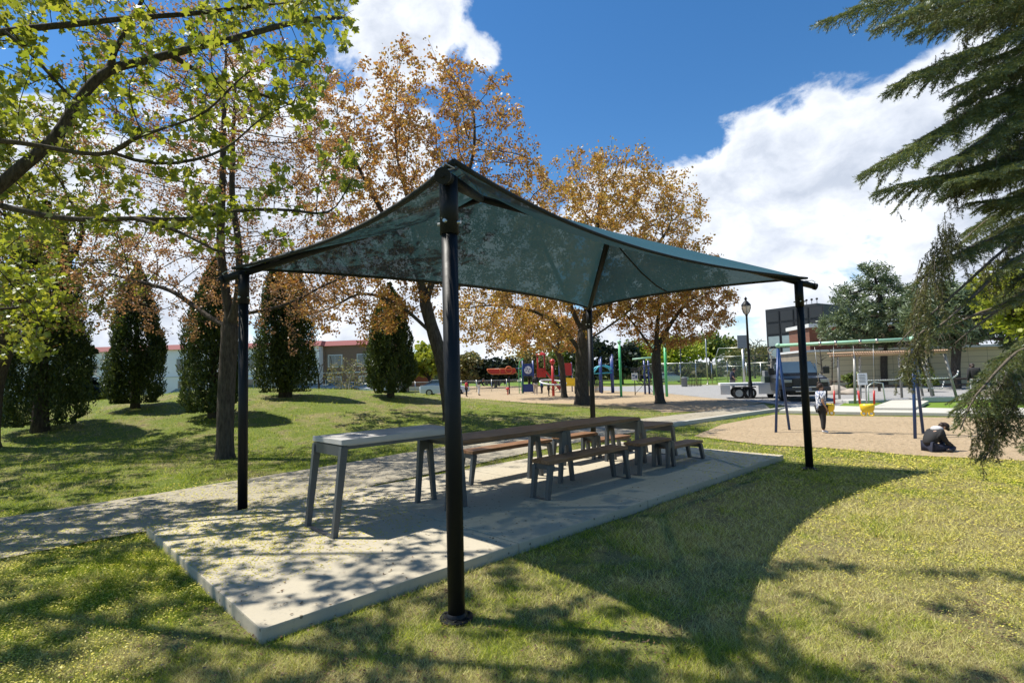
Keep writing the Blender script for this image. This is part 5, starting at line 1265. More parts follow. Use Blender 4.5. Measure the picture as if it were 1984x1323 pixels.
for a in (-.5, .42):
    for d in (0, 1.1): mb = MB(); mb.tube([fx(p, a, 0, d), fx(p, a, 2.85, d)], .06, 8); mb.build('post', m_pblue, o)
mb = MB(); rbox(mb, p, -.04, 2.05, .86, 1.05); pn_ = mb.build('upper_panel', m_pblue, o)
mb = MB(); c_ = fx(p, -.04, 2.02, -.06); mb.ring(c_, .30, .035, 24, 6, FH); 
for q in range(8): a = q*PI/4; mb.tube([c_, c_+RH*math.cos(a)*.29+np.array([0, 0, math.sin(a)*.29])], .022, 5)
mb.tube([c_-FH*.02, c_+FH*.02], .33, 24); mb.build('wheel_emblem', m_pwhite, pn_)
mb = MB(); c2 = fx(p, -.04, 2.02, -.10)
for q in range(4): a = q*PI/2+.4; mb.tube([c2+RH*math.cos(a)*.06+np.array([0, 0, math.sin(a)*.06]), c2+RH*math.cos(a)*.24+np.array([0, 0, math.sin(a)*.24])], .03, 6)
mb.build('emblem_spokes', m_pblue, pn_)
mb = MB(); rbox(mb, p, -.04, .45, .86, .7); mb.build('lower_panel', m_pblue, o)
mb = MB(); mb.box(fx(p, -.04, 1.45, .55), (1.0, 1.15, .08), math.atan2(RH[1], RH[0])); mb.build('deck', m_dark, o)
mb = MB()
for s_ in (-.85, -.60): mb.tube([fx(p, s_, 0), fx(p, s_, 2.2), fx(p, s_+.12, 2.8), fx(p, -.45, 3.05)], .035, 6)
for q in range(7): mb.tube([fx(p, -.85, .3+q*.32), fx(p, -.60, .3+q*.32)], .02, 5)
mb.build('arched_ladder', m_pgreen, o)
mb = MB(); mb.tube([fx(p, .85, 1.8, .4), fx(p, .85, 3.4, .4)], .07, 8); mb.tube([fx(p, 1.45, 1.8, .4), fx(p, 1.45, 3.4, .4)], .07, 8); mb.lathe(fx(p, 1.15, 3.3, .4), [(.5, 0), (.45, .12), (.15, .3), (0, .34)], 14); rbox(mb, p, 1.15, 1.75, .8, .8, .1, .35); mb.build('red_turret', m_pred, o)
mb = MB(); mb.prism([(0, 0), (.18, 0), (1.5, -1.55), (1.3, -1.75)], fx(p, 1.35, 1.95, .2), RH, (0, 0, 1), FH, .5); mb.build('slide', m_pred, o)
mb = MB(); rbox(mb, p, 3.35, 2.0, 1.1, 1.1, .1, 1.); mb.build('red_panel', m_pred, o)
mb = MB(); mb.box(fx(p, 2.3, 1.45, 1.1), (2.1, .9, .08), math.atan2(RH[1], RH[0])); 
for a in (2.8, 3.9): mb.tube([fx(p, a, 0, 1.1), fx(p, a, 2.6, 1.1)], .05, 8)
mb.build('bridge', m_pblue, o)
b = 39; p = at(1071, b); o = thing('spinner_ring', 'red ball-topped pole with a large tilted white hoop', 'playground', p)
mb = MB(); mb.tube([p-[0, 0, .1], p+[0, 0, 2.35]], .10, 12); mb.ball(p+[0, 0, 2.5], .20, 14); mb.build('mast', m_pred, o)
mb = MB(); mb.ring(p+[0, 0, 1.0], .95, .055, 40, 8, np.array([.18, -.05, 1.])); hp = mb.build('hoop', m_pwhite, o)
mb = MB()
for q in range(10):
    a = q*PI/5; e = p+np.array([.92*math.cos(a), .92*math.sin(a), 1.0-.16*math.cos(a)]); mb.tube([p+[0, 0, .75], e], .014, 4); mb.tube([p+[0, 0, .35], e], .010, 4)
mb.build('net', m_rope, hp)
b = 46; p = at(986, b); o = thing('seesaw_plane', 'orange rocking plane seat with a ring cockpit raised on a dark post', 'playground', p)
mb = MB(); mb.tube([p, p+[0, 0, 1.55]], .06, 8); mb.build('post', m_dark, o)
mb = MB(); mb.prism([(-1.85, .42), (.55, .42), (.62, .1), (.35, -.02), (-1.45, -.02), (-1.75, .15)], p+[0, 0, 1.75], RH, (0, 0, 1), FH, .3); bd = mb.build('hull', m_pred, o)
mb = MB(); z0 = 1.75; pts = [(-1.85, .42), (.55, .42), (.62, .1), (.35, -.02), (-1.45, -.02), (-1.75, .15), (-1.85, .42)]
for s_ in (-.17, .17): mb.tube([fx(p, a, z0+z, s_) for a, z in pts], .04, 6)
mb.tube([fx(p, -.75, z0, -.17), fx(p, -.75, z0+.42, -.17)], .035, 6); mb.ring(fx(p, .0, z0+.32, -.2), .28, .045, 24, 6, FH); mb.build('tube_frame', m_por, bd)
mb = MB(); mb.tube([fx(p, .6, z0+.42), fx(p, 1.5, z0+.40)], .03, 6); mb.build('tail_bar', m_pblue, o)
b = 45.5; p = at(988, b); 
p = at(983, 44); o = thing('spring_toy', 'small red mushroom-like spring seat in the sand below the orange plane', 'playground', p)
mb = MB(); mb.tube([p, p+[0, 0, .45]], .05, 8); mb.build('stem', m_pred, o); mb = MB(); mb.ball(p+[0, 0, .52], .18, 12, (1, 1, .55)); mb.build('seat', m_pred, o)
b = 43; p = at(1104, b); o = thing('yellow_slide_panel', 'low bright yellow play panel between two maple trunks', 'playground', p)
mb = MB(); mb.prism([(-.42, -.05), (.42, -.05), (.42, .52), (-.42, .58)], p+[0, 0, .72], RH, (0, 0, 1), FH, .10); mb.prism([(-.42, 0), (.42, 0), (.42, .12), (-.42, .12)], p+[0, 0, .62], RH, (0, 0, 1), FH, .5); mb.build('panel', m_pyel, o)
for a in (-.36, .36): mb = MB(); mb.tube([fx(p, a, 0), fx(p, a, .7)], .03, 6); mb.build('leg', m_dark, o)
b = 42; p = at(1176, b); o = thing('play_climber', 'dark blue post climbing frame with a cyan arched bridge', 'playground', p)
for a, h, d in ((-.45, 2.75, 0), (.45, 2.95, 0), (-.36, 2.6, 1.2), (.56, 2.8, 1.2)):
    mb = MB(); mb.tube([fx(p, a, 0, d), fx(p, a, h, d)], .075, 8); mb.ball(fx(p, a, h, d), .09, 8); mb.build('post', m_pblue, o)
mb = MB()
for d in (0, 1.2): mb.tube([fx(p, -1.1, 1.55, d), fx(p, -.7, 2.05, d), fx(p, -.2, 2.2, d), fx(p, .3, 2.0, d), fx(p, .5, 1.75, d)], .06, 8)
mb.tube([fx(p, -1.1, 1.55, 0), fx(p, .5, 1.62, 0)], .05, 6); mb.build('arched_bridge', m_pcyan, o)
mb = MB(); mb.box(fx(p, .0, .98, .6), (1.0, 1.2, .07), math.atan2(RH[1], RH[0])); mb.build('deck', m_dark, o)
for i, (px, yt, yb, lab) in enumerate([(1202, 663, 768, 'leftmost mint green mast with a ball top'), (1266, 672, 765, 'middle green mast, directly left of the small round-headed maple'), (1290, 667, 768, 'rightmost green mast, just right of the small round-headed maple trunk')]):
    b = 1640/(yb-hz(px)); p = at(px, b); h = zpx(px, yt, b)
    o = thing('climbing_mast', lab, 'playground', p, 0, 'green masts of the rope climber'); mb = MB(); mb.tube([p-[0, 0, .1], p+[0, 0, h]], .085, 10); mb.build('shaft', m_pgreen, o)
    mb = MB(); mb.ball(p+[0, 0, h+.03], .14, 10); mb.build('ball_cap', m_mint, o)
b = 38; p = at(1247, b); o = thing('rope_climber', 'rope net ball hung under a mint crossbar between the green masts', 'playground', p)
mb = MB(); mb.tube([fx(p, -.75, 2.5), fx(p, .75, 2.6)], .06, 8); mb.build('crossbar', m_mint, o)
mb = MB(); c_ = fx(p, .1, 1.35)
for q in range(6): 
    a = q*PI/6; mb.ring(c_, .72, .022, 20, 4, (math.cos(a), math.sin(a), .2))
for q in (-.4, 0, .4): mb.ring(c_+[0, 0, q], math.sqrt(.52-q*q), .02, 20, 4)
for a in (-.7, .7): mb.tube([fx(p, a, 2.5), c_+[0, 0, .7]], .015, 4); mb.tube([c_-[0, 0, .5], fx(p, a, .02)], .015, 4)
mb.build('net', m_rope, o)
for a in (.15, .45): mb = MB(); mb.tube([fx(p, a, 0, .4), fx(p, a, 2.4, .4)], .07, 8); mb.build('post', m_pblue, o)
p = at(1229, 37); o = thing('rules_sign', 'small white rules board on a thin pole among the green masts', 'sign', p)
mb = MB(); mb.tube([p, p+[0, 0, 1.9]], .03, 6); mb.build('pole', m_dark, o); mb = MB(); rbox(mb, p, 0, 1.28, .42, .5, .03, -.05); sg = mb.build('board', m_pwhite, o)
mb = MB(); rbox(mb, p, -.08, 1.36, .16, .10, .01, -.072); rbox(mb, p, .1, 1.26, .12, .2, .01, -.072); rbox(mb, p, -.08, 1.18, .18, .04, .01, -.072); mb.build('print', m_pblue, sg)
mb = MB(); rbox(mb, p, 0, 1.78, .5, .22, .03, -.05); mb.build('header_board', m_dark, o)
# ------------------------------------------------------------------ swing set
fl, fl2 = G(1503, 838), G(1530, 833); fr, fr2 = G(1773, 850), G(1789, 840)
o = thing('swing_set', 'blue-legged swing frame with a mint top bar standing in the sandpit', 'swing', (fl+fr)/2)
m_sblue = pm('swing_blue', (.02, .055, .17), .35, .1, .12)
tl = np.array([*((fl+fl2)/2)[:2], 2.16]); trr = np.array([*((fr+fr2)/2)[:2], 2.16])
mb = MB(); mb.tube([tl, trr], .042, 12); mb.ball(tl, .065, 10); mb.ball(trr, .07, 10)
bar = mb.build('top_bar', m_mint, o)
for f_, tp_ in ((fl, tl), (fl2, tl), (fr, trr), (fr2, trr)):
    mb = MB(); e = (f_-tp_); mb.tube([f_-[0, 0, .05], tp_-[0, 0, .03]], .032, 12); mb.build('leg', m_sblue, o)
cl_ = MB()
for u in (.34, .46, .64, .76): q = tl+(trr-tl)*u; cl_.tube([q-(trr-tl)*.01, q+(trr-tl)*.01], .055, 10)
cl_.build('hanger_clamp', m_steel, bar)
ud = (trr-tl); ud /= np.linalg.norm(ud); vd = np.array([-ud[1], ud[0], 0])
def toddler_seat(u, label):
    c_ = tl+(trr-tl)*u; c_ = np.array([c_[0], c_[1], .60]); s_ = thing('toddler_swing_seat', label, 'swing seat', c_, 0, 'yellow toddler swing seats')
    mb = MB(); R_ = [(.09, -.09), (.135, -.04), (.15, .05), (.145, .10), (.13, .10), (.125, 0), (.09, -.07)]
    n = 20; V = [(c_[0]+ud[0]*r*math.cos(2*PI*k/n)+vd[0]*r*.85*math.sin(2*PI*k/n), c_[1]+ud[1]*r*math.cos(2*PI*k/n)+vd[1]*r*.85*math.sin(2*PI*k/n), c_[2]+z) for r, z in R_ for k in range(n)]
    mb.add(V, [(i*n+k, i*n+(k+1) % n, (i+1)*n+(k+1) % n, (i+1)*n+k) for i in range(len(R_)-1) for k in range(n)], True)
    for s2 in (-1, 1): mb.ring(c_+ud*.075*s2+np.array([0, 0, -.12]), .048, .017, 14, 6, vd)
    mb.build('bucket', m_pyel, s_)
    for s2 in (-1, 1):
        a = c_+ud*.14*s2+[0, 0, .1]; top = np.array([c_[0], c_[1], 2.12])+ud*.2*s2
        mb = MB(); mb.tube([a, a+(top-a)*.22], .022, 8); sl_ = mb.build('red_sleeve', m_pred, s_)
        mb = MB(); mb.tube([a+(top-a)*.2, top], .006, 5); mb.build('chain', m_steel, s_)
toddler_seat(.37, 'yellow toddler swing seat just right of the standing girl'); toddler_seat(.66, 'yellow toddler swing seat with red sleeves in front of the white notice board')
# ------------------------------------------------------------------ shelter with accessible swing
m_tube = pm('grey_tube', (.30, .29, .27), .45, .3, .1); m_slat = pm('tan_slat', (.46, .30, .20), .7, 0, .2); m_wtube = pm('white_tube', (.68, .68, .66), .4, 0, .05)
b = 22.6; p = at(1652, b); pe = at(1850, b-.3); o = thing('swing_shelter', 'grey tube frame swing shelter with a slatted tan roof, beyond the sandpit', 'shelter', (p+pe)/2)
dv = (pe-p); Ls = np.linalg.norm(dv); dv /= Ls; dn = np.array([-dv[1], dv[0], 0]); 
if dn@FH < 0: dn = -dn
def sp_(a, z, d=0.): return p+dv*a+dn*d+np.array([0, 0, z])
for a, l, d in ((0, .12, 0), (Ls, -.35, 0), (.35, 0, 1.9), (Ls-.1, -.3, 1.9), (1.25, 0.05, 1.9), (3.05, -.05, 1.9)):
    mb = MB(); mb.tube([sp_(a, 0, d), sp_(a+l, 2.05, d*.92+.05)], .05, 8); mb.build('post', m_tube, o)
mb = MB(); mb.tube([sp_(Ls-.75, 0, .3), sp_(Ls-1.0, 2.05, .5)], .045, 8); mb.tube([sp_(Ls-.3, 0, .9), sp_(Ls-.62, 2.05, .8)], .045, 8); mb.build('brace', m_tube, o)
mb = MB()
for d in (.0, 1.8): mb.tube([sp_(0, 2.08, d), sp_(Ls-.3, 2.08, d)], .05, 8)
mb.build('roof_beam', m_slat, o)
mb = MB()
for q in np.linspace(0, Ls-.35, 40): mb.tube([sp_(q, 2.16, -.18), sp_(q, 2.20, 2.0)], .028, 4, True, False)
mb.build('roof_slats', m_slat, o)
mb = MB()
for a0, a1, z in ((.15, 2.0, .98), (2.45, 4.2, 1.0)):
    mb.tube([sp_(a0, z, .1), sp_(a1-.2, z, .1), sp_(a1, z+.12, .1), sp_(a1+.05, z+.3, .1)], .028, 6)
mb.tube([sp_(.5, .1, -.1), sp_(.5, .75, -.1), sp_(.75, .92, -.1), sp_(1.1, .85, -.1), sp_(1.15, .1, -.1)], .028, 6); mb.tube([sp_(3.0, .85, .6), sp_(3.0, .6, .6), sp_(3.9, .55, .6), sp_(4.0, .85, .6)], .028, 6); mb.build('handrail', m_wtube, o)
mb = MB(); ang_ = math.atan2(dv[1], dv[0]); mb.box(sp_(3.2, .14, .25), (1.2, 1.0, .2), ang_, bev=.02); mb.box(sp_(1.6, .08, .9), (3.4, 1.2, .12), ang_, bev=.01); mb.build('deck', pm('pale_deck', (.50, .49, .46), .6), o)
mb = MB(); q = [G(1685, 799), G(1772, 800), G(1800, 784), G(1735, 780)]; mb.prism([(x[0], x[1]) for x in q], (0, 0, .11), (1, 0, 0), (0, 1, 0), (0, 0, 1), .10); o2 = mb.build('ramp', m_walk); tag(o2, 'pale boarded ramp leading up to the swing shelter', 'ramp')
p = at(1668, 19.5); o = thing('notice_board', 'white notice board on two short grey posts in front of the shelter', 'sign', p)
mb = MB()
for a in (-.1, .12): mb.tube([fx(p, a, 0), fx(p, a, 1.2)], .025, 6)
mb.build('post', m_tube, o); mb = MB(); rbox(mb, p, 0, 1.12, .34, .42, .03, -.04); sg = mb.build('board', m_pwhite, o)
mb = MB()
for q in range(6): rbox(mb, p, -.02+.01*(q % 2), 1.26-q*.05, .22, .012, .006, -.062)
mb.build('print', m_dark, sg)
# rocks, rail fence, shrubs by the cream wall
m_rock = pm('rock', (.36, .31, .25), .9, 0, .3, 2, .6)
for i, (px, b, s_, lab) in enumerate([(1618, 31, .62, 'flat tan boulder left of the notice board, second from the truck'), (1640, 30.5, .5, 'tan boulder left of the notice board, nearest the board'), (1598, 32, .55, 'tan boulder closest to the pickup truck'), (1925, 25, .6, 'tan boulder at the right behind the dark-clothed person')]):
    p = at(px, b); bm = bmesh.new(); bmesh.ops.create_icosphere(bm, subdivisions=3, radius=1)
    ph = rng.uniform(0, 6, 6)
    for v in bm.verts:
        c_ = v.co; k = 1+.13*math.sin(c_.x*3+ph[0])+.12*math.sin(c_.y*4+ph[1])+.1*math.sin(c_.z*5+ph[2]+c_.x*2); v.co = Vector((c_.x*k*s_, c_.y*k*s_*.8, max(-.2, c_.z*k*s_*.55)))
    me = bpy.data.meshes.new('boulder'); bm.to_mesh(me); bm.free(); o = link('boulder', me, m_rock, None, True); o.location = (p[0], p[1], s_*.2); tag(o, lab, 'rock', 'boulders along the planting bed')
A_, B_ = at(1608, 34), at(1900, 32); o = thing('rail_fence', 'weathered grey timber rail fence in front of the cream wall', 'fence', A_)
for u in (0, .33, .66, 1.): q = A_+(B_-A_)*u; mb = MB(); mb.tube([q, q+[0, 0, .75]], .08, 7); mb.build('post', mb_mid, o)
mb = MB(); mb.tube([A_+[0, 0, .68], B_+[0, 0, .68]], .07, 7); mb.tube([A_+[0, 0, .35], B_+[0, 0, .35]], .06, 7); mb.build('rail', mb_mid, o)
for px, b, lab in ((1647, 33, 'small round green shrub against the cream wall left of the notice board'), (1795, 31, 'green shrub behind the shelter')):
    far_tree('shrub', lab, px, b, .1, 1.3, .55, lf_mid, 900, .16, .03, 12)
bare(1590, 38, 'thin leafless sapling in front of the cream wall, nearer the truck', [(1592, 38, 2.1, .5, .4, 1.2, 60, .1)], r=.04, mat=mb_mid, grp='saplings in front of the cream wall')
bare(1610, 38, 'thin leafless sapling in front of the cream wall, left of the pine trunk', [(1612, 38, 2.1, .6, .4, 1.2, 60, .1)], r=.04, mat=mb_mid, grp='saplings in front of the cream wall')

# ------------------------------------------------------------------ far woods along the horizon
n = 26000; px = rng.uniform(-300, 2400, n); bq = rng.uniform(118, 150, n); a = (px-992)/F_PX*bq
x = RH[0]*a+FH[0]*bq; y = RH[1]*a+FH[1]*bq
top = 3.4+1.6*np.sin(a*.11)+1.1*np.sin(a*.31+2)+.8*np.sin(a*.77)
z = rng.uniform(0, 1, n)**.8*top
C = np.stack([x, y, z], 1); o = leaves('far_woods', C, rng.uniform(.9, 1.9, n), leafmat('far_wood_leaf', [(.05, .07, .03), (.09, .11, .04), (.14, .13, .06), (.04, .05, .03), (.16, .18, .05)], .3, .02), None, OVAL)
tag(o, 'low distant band of budding woodland along the horizon', 'woods', kind='stuff')
# ------------------------------------------------------------------ people
def skin_mesh(pts, edges, rad, sub=1, root=0):
    me = bpy.data.meshes.new('tmp'); me.from_pydata([tuple(float(c) for c in p) for p in pts], edges, []); o = bpy.data.objects.new('tmp', me); COL.objects.link(o)
    md = o.modifiers.new('s', 'SKIN'); md.use_smooth_shade = True
    if not me.skin_vertices: me.skin_vertices.new() if hasattr(me.skin_vertices, 'new') else None
    if not me.skin_vertices:
        bpy.context.view_layer.objects.active = o; bpy.context.view_layer.update()
    sv = me.skin_vertices[0].data
    for i, r in enumerate(rad): sv[i].radius = (r, r) if not hasattr(r, '__len__') else r; sv[i].use_root = (i == root)
    md2 = o.modifiers.new('u', 'SUBSURF'); md2.levels = sub; md2.render_levels = sub
    dg = bpy.context.evaluated_depsgraph_get(); dg.update()
    m2 = bpy.data.meshes.new_from_object(o.evaluated_get(dg)); bpy.data.objects.remove(o); bpy.data.meshes.remove(me)
    return m2
m_skin = pm('skin_tone', (.42, .24, .16), .55, 0, .06, 10, .05)
m_hair = pm('dark_brown_hair', (.035, .02, .014), .6, 0, .3, 30, .3)
def cloth(name, c, c2=None, sc=14):
    if c2 is None: return pm(name, c, .85, 0, .2, 12, .3)
    m = bpy.data.materials.new(name); t = nt(m); f = noise(t, coords(t), sc, 3); principled(t, mix(t, c, c2, ramp(t, f, [(.46, 0), (.52, 1)])), .85); return m
def person(label, loc, rz, H, J=None, top=None, bottom=None, shoe=None, hair=True, bun=False, dress=False, sleeves=.5, hood=None, cap=None, fingers=True, group=None, backpack=None):
    """local frame: x forward, y left, z up; joints in metres for height H (fractions given for the default pose)"""
    D_ = dict(pel=(0, 0, .53), spi=(0, 0, .63), che=(.005, 0, .74), nec=(.01, 0, .835), hed=(.022, 0, .90), cra=(.015, 0, .945),
              shL=(0, .10, .80), shR=(0, -.10, .80), elL=(-.01, .125, .63), elR=(-.01, -.125, .63), wrL=(.03, .13, .49), wrR=(.03, -.13, .49),
              hiL=(0, .052, .50), hiR=(0, -.052, .50), knL=(.012, .055, .28), knR=(.012, -.055, .28), anL=(-.008, .055, .045), anR=(-.008, -.055, .045), toL=(.085, .065, .016), toR=(.085, -.065, .016))
    if J: D_.update(J)
    P_ = {k: np.array(v, float)*H for k, v in D_.items()}
    o = thing('person', label, 'person', loc, rz, group); ORG[o.name] = np.zeros(3)
    pts = []; rad = []; ed = []; ix = {}
    def v(k, p, r, par=None): pts.append(p); rad.append(r*H); ix[k] = len(pts)-1; (ed.append((ix[par], ix[k])) if par else None)
    v('pel', P_['pel'], .072); v('spi', P_['spi'], .054, 'pel'); v('che', P_['che'], .056, 'spi'); v('nec', P_['nec'], .030, 'che'); v('hed', P_['hed'], .043, 'nec')
    pass
    v('cra', P_['cra'], .050, 'hed')
    fw_ = P_['hed']-P_['nec']; fdir = np.array([1, 0, 0.]) if J is None or 'face' not in J else np.array(J['face'])
    for S in ('L', 'R'):
        v('sh'+S, P_['sh'+S], .036, 'che'); v('el'+S, P_['el'+S], .024, 'sh'+S); v('wr'+S, P_['wr'+S], .016, 'el'+S)
        d = P_['wr'+S]-P_['el'+S]; d /= np.linalg.norm(d); pa = P_['wr'+S]+d*.028*H; v('pa'+S, pa, .018, 'wr'+S)
        side = np.cross(d, [0, 1, 0]); side /= np.linalg.norm(side)+1e-9
        v('hi'+S, P_['hi'+S], .050, 'pel'); v('kn'+S, P_['kn'+S], .034, 'hi'+S); v('an'+S, P_['an'+S], .022, 'kn'+S); v('to'+S, P_['to'+S], .018, 'an'+S)
    body = link('body', skin_mesh(pts, ed, rad, 1, 0), m_skin, o, True)
    if fingers:
        mb = MB()
        for S in ('L', 'R'):
            d = P_['wr'+S]-P_['el'+S]; d /= np.linalg.norm(d); pa = P_['wr'+S]+d*.036*H; lat = np.cross(d, [0, 1., 0]); lat /= np.linalg.norm(lat)+1e-9; inn = np.array([0, -1. if S == 'L' else 1., 0])
            for k, l in enumerate((.034, .040, .037, .029)):
                b0 = pa+lat*(k-1.5)*.0095*H; mb.tube([b0, b0+d*l*.55*H, b0+d*l*.9*H+inn*.010*H], [.0050*H, .0046*H, .0036*H], 6)
            b0 = P_['wr'+S]+d*.016*H-lat*.014*H; mb.tube([b0, b0+(d*.7-lat*.6)*.018*H, b0+(d-lat*.3)*.036*H+inn*.006*H], [.0056*H, .005*H, .0042*H], 6)
        mb.build('hands', m_skin, body)
    # face
    f = fdir/np.linalg.norm(fdir); upv = P_['cra']-P_['hed']; upv /= np.linalg.norm(upv)+1e-9; lv = np.cross(upv, f); lv /= np.linalg.norm(lv)
    fc = P_['hed']+f*.043*H
    mb = MB(); mb.tube([fc+upv*.018*H, fc+f*.012*H+upv*.004*H, fc-upv*.002*H], [.003*H, .0065*H, .004*H], 6)
    for s_ in (-1, 1): mb.ball(P_['hed']+lv*s_*.044*H+upv*.010*H, .011*H, 8, (.8, .5, 1.3))
    mb.build('nose_and_ears', m_skin, body)
    mb = MB()
    for s_ in (-1, 1): mb.ball(fc+lv*s_*.016*H+upv*.018*H-f*.002*H, .0048*H, 8)
    mb.tube([fc-upv*.016*H-lv*.012*H, fc-upv*.018*H+f*.003*H, fc-upv*.016*H+lv*.012*H], .0022*H, 5); mb.build('eyes_and_mouth', m_hair, body)
    def shell(name, keys, edges, rr, mat):
        p_ = [P_[k] if isinstance(k, str) else np.array(k)*H for k in keys]; link(name, skin_mesh(p_, edges, [r*H for r in rr], 1, 0), mat, o, True)
    def lerp(a, b, t_): return tuple((P_[a]+(P_[b]-P_[a])*t_)/H)
    if sleeves > 1: eL, eR = lerp('elL', 'wrL', .92), lerp('elR', 'wrR', .92)
    else: eL, eR = lerp('shL', 'elL', .75), lerp('shR', 'elR', .75)
    keys = ['che', 'spi', 'pel', lerp('che', 'nec', .75), 'shL', 'shR']; E_ = [(0, 1), (1, 2), (0, 3), (0, 4), (0, 5)]; rr = [.112, .098, .098, .060, .056, .056]
    if sleeves > 1: keys += ['elL', eL, 'elR', eR]; E_ += [(4, 6), (6, 7), (5, 8), (8, 9)]; rr += [.040, .030, .040, .030]
    else: keys += [eL, eR]; E_ += [(4, 6), (5, 7)]; rr += [.046, .046]
    if dress: keys += [tuple((P_['hiL']+P_['hiR'])/2/H+np.array([.0, 0, -.07]))]; E_ += [(2, len(keys)-1)]; rr += [.105]
    shell('shirt' if not hood else 'jacket', keys, E_, rr, top)
    shell('trousers', ['pel', 'hiL', 'knL', lerp('knL', 'anL', .9), 'hiR', 'knR', lerp('knR', 'anR', .9)], [(0, 1), (1, 2), (2, 3), (0, 4), (4, 5), (5, 6)], [.088, .070, .050, .036, .070, .050, .036], bottom)
    for S in ('L', 'R'):
        shell('shoe', [lerp('an'+S, 'to'+S, -.25), 'an'+S, 'to'+S], [(0, 1), (1, 2)], [.020, .027, .023], shoe)
    if hair:
        mb = MB(); c_ = P_['cra']-f*.012*H; mb.ball(c_+upv*.006*H, .058*H, 14, (1, .96, 1)); mb.tube([c_-f*.03*H, c_-f*.035*H-upv*.05*H], [.045*H, .028*H], 10)
        if bun: mb.ball(P_['cra']-f*.03*H+upv*.058*H, .028*H, 10)
        mb.build('hair', m_hair, o)
    if cap is not None:
        mb = MB(); mb.ball(P_['cra']+upv*.012*H, .060*H, 14, (1, .96, .9)); e = P_['cra']+f*.05*H; mb.tube([e, e+f*.05*H-upv*.012*H], [.035*H, .018*H], 8); mb.build('cap', cap, o)
    if hood is not None:
        mb = MB(); c_ = P_['nec']*.72+P_['che']*.28-f*.02*H+upv*.02*H; mb.ball(c_, .082*H, 14, (1, 1.15, .62)); mb.build('hood', hood, o)
    return o
c_blk = cloth('black_cloth', (.018, .018, .02)); c_gry = cloth('grey_cloth', (.16, .16, .17)); c_wht = cloth('white_shoe', (.7, .7, .7)); c_den = cloth('blue_denim', (.10, .22, .42)); c_nav = cloth('navy_cloth', (.02, .025, .05)); c_red = cloth('red_cloth', (.5, .03, .04)); c_bge = cloth('beige_cloth', (.5, .42, .33)); c_lgh = cloth('pale_grey_fleece', (.5, .5, .52))
hr = math.atan2(RH[1], RH[0])
person('girl in a white patterned tunic and black leggings standing between the swing legs', G(1594, 839), hr-.12, 1.2, dict(wrL=(.07, .09, .50), wrR=(.06, -.10, .49), elR=(-.02, -.125, .63), anL=(.035, .05, .045), toL=(.125, .055, .016), knL=(.04, .055, .28)),
       cloth('patterned_tunic', (.75, .76, .8), (.16, .2, .32), 22), c_blk, c_wht, bun=True, dress=True, sleeves=.5)
pl_ = G(1822, 874)
cr = person('child in a black jacket and cap sitting folded in the sand', pl_, hr+.05, 1.12,
       dict(pel=(-.20, 0, .09), spi=(-.17, 0, .18), che=(-.10, 0, .29), nec=(-.01, 0, .365), hed=(.06, 0, .385), cra=(.105, 0, .40), shL=(-.06, .10, .32), shR=(-.06, -.10, .32), elL=(.02, .13, .17), elR=(0, -.13, .16), wrL=(.14, .05, .14), wrR=(.14, -.10, .085),
            hiL=(-.16, .06, .09), hiR=(-.16, -.07, .08), knL=(.10, .07, .25), knR=(.16, -.10, .06), anL=(.10, .07, .04), anR=(-.02, -.16, .035), toL=(.18, .07, .02), toR=(.03, -.2, .03), face=(.75, 0, -.6)),
       c_blk, c_nav, c_blk, hood=c_lgh, cap=c_blk, sleeves=2)
mb = MB(); mb.tube([(.10*1.12, .078, .26*1.12), (.115*1.12, .078, .12)], [.052, .045], 10); o_ = mb.build('blue_knee_patch', c_den, cr)
mb = MB(); q = pl_+RH*.17-FH*.10; mb.tube([q+[0, 0, .10], q+RH*.05+[0, 0, .005]], [.008, .006], 6); o_ = mb.build('digging_stick', m_wtube); tag(o_, 'short pale stick held by the child sitting in the sand', 'stick')
person('man in a dark t-shirt leaning over behind the white trailer', at(1418, 33), hr-.3, 1.74, dict(nec=(.05, 0, .82), hed=(.08, 0, .88), cra=(.08, 0, .925), elR=(.02, -.15, .64), wrR=(.13, -.16, .53), wrL=(.16, .12, .53)), c_nav, c_gry, c_blk, fingers=False)
sp0 = sp_(1.35, .0, .75)
person('seated person in a dark jacket and grey trousers on the shelter swing', (sp0[0], sp0[1], .14), hr-.2, 1.62, dict(pel=(-.05, 0, .27), spi=(-.07, 0, .36), che=(-.04, 0, .49), nec=(0, 0, .58), hed=(.03, 0, .64), cra=(.03, 0, .685), shL=(-.03, .1, .55), shR=(-.03, -.1, .55), elL=(.03, .12, .40), elR=(.03, -.12, .40), wrL=(.15, .09, .36), wrR=(.15, -.09, .36),
       hiL=(-.03, .055, .26), hiR=(-.03, -.055, .26), knL=(.20, .07, .26), knR=(.20, -.06, .25), anL=(.20, .07, .04), anR=(.24, -.06, .04), toL=(.29, .07, .02), toR=(.33, -.06, .02)), c_blk, c_gry, c_blk, hood=c_blk, sleeves=2, fingers=False)
mb = MB(); q = sp0+np.array([0, 0, .14+.35]); mb.box(q-RH*.05, (.62, .5, .06), ang_, bev=.02); mb.box(q-RH*.32+[0, 0, .3], (.06, .5, .6), ang_, bev=.02)
for s_ in (-.25, .25): mb.tube([q+FH*s_, q+FH*s_+[0, 0, 1.6]], .012, 5)
mb.build('swing_bench', m_tube, bpy.data.objects['swing_shelter'])
person('person in black with a hooded head standing right of the shelter', at(1886, 23), hr+1.2, 1.66, dict(nec=(.06, 0, .80), hed=(.10, 0, .85), cra=(.11, 0, .895), che=(.03, 0, .71)), c_blk, c_lgh, c_blk, hood=c_blk, sleeves=2, cap=c_blk, fingers=False)
zz0 = lambda px, b: (lambda q: (q[0], q[1], float(terr(q[0], q[1]))+.02))(at(px, b))
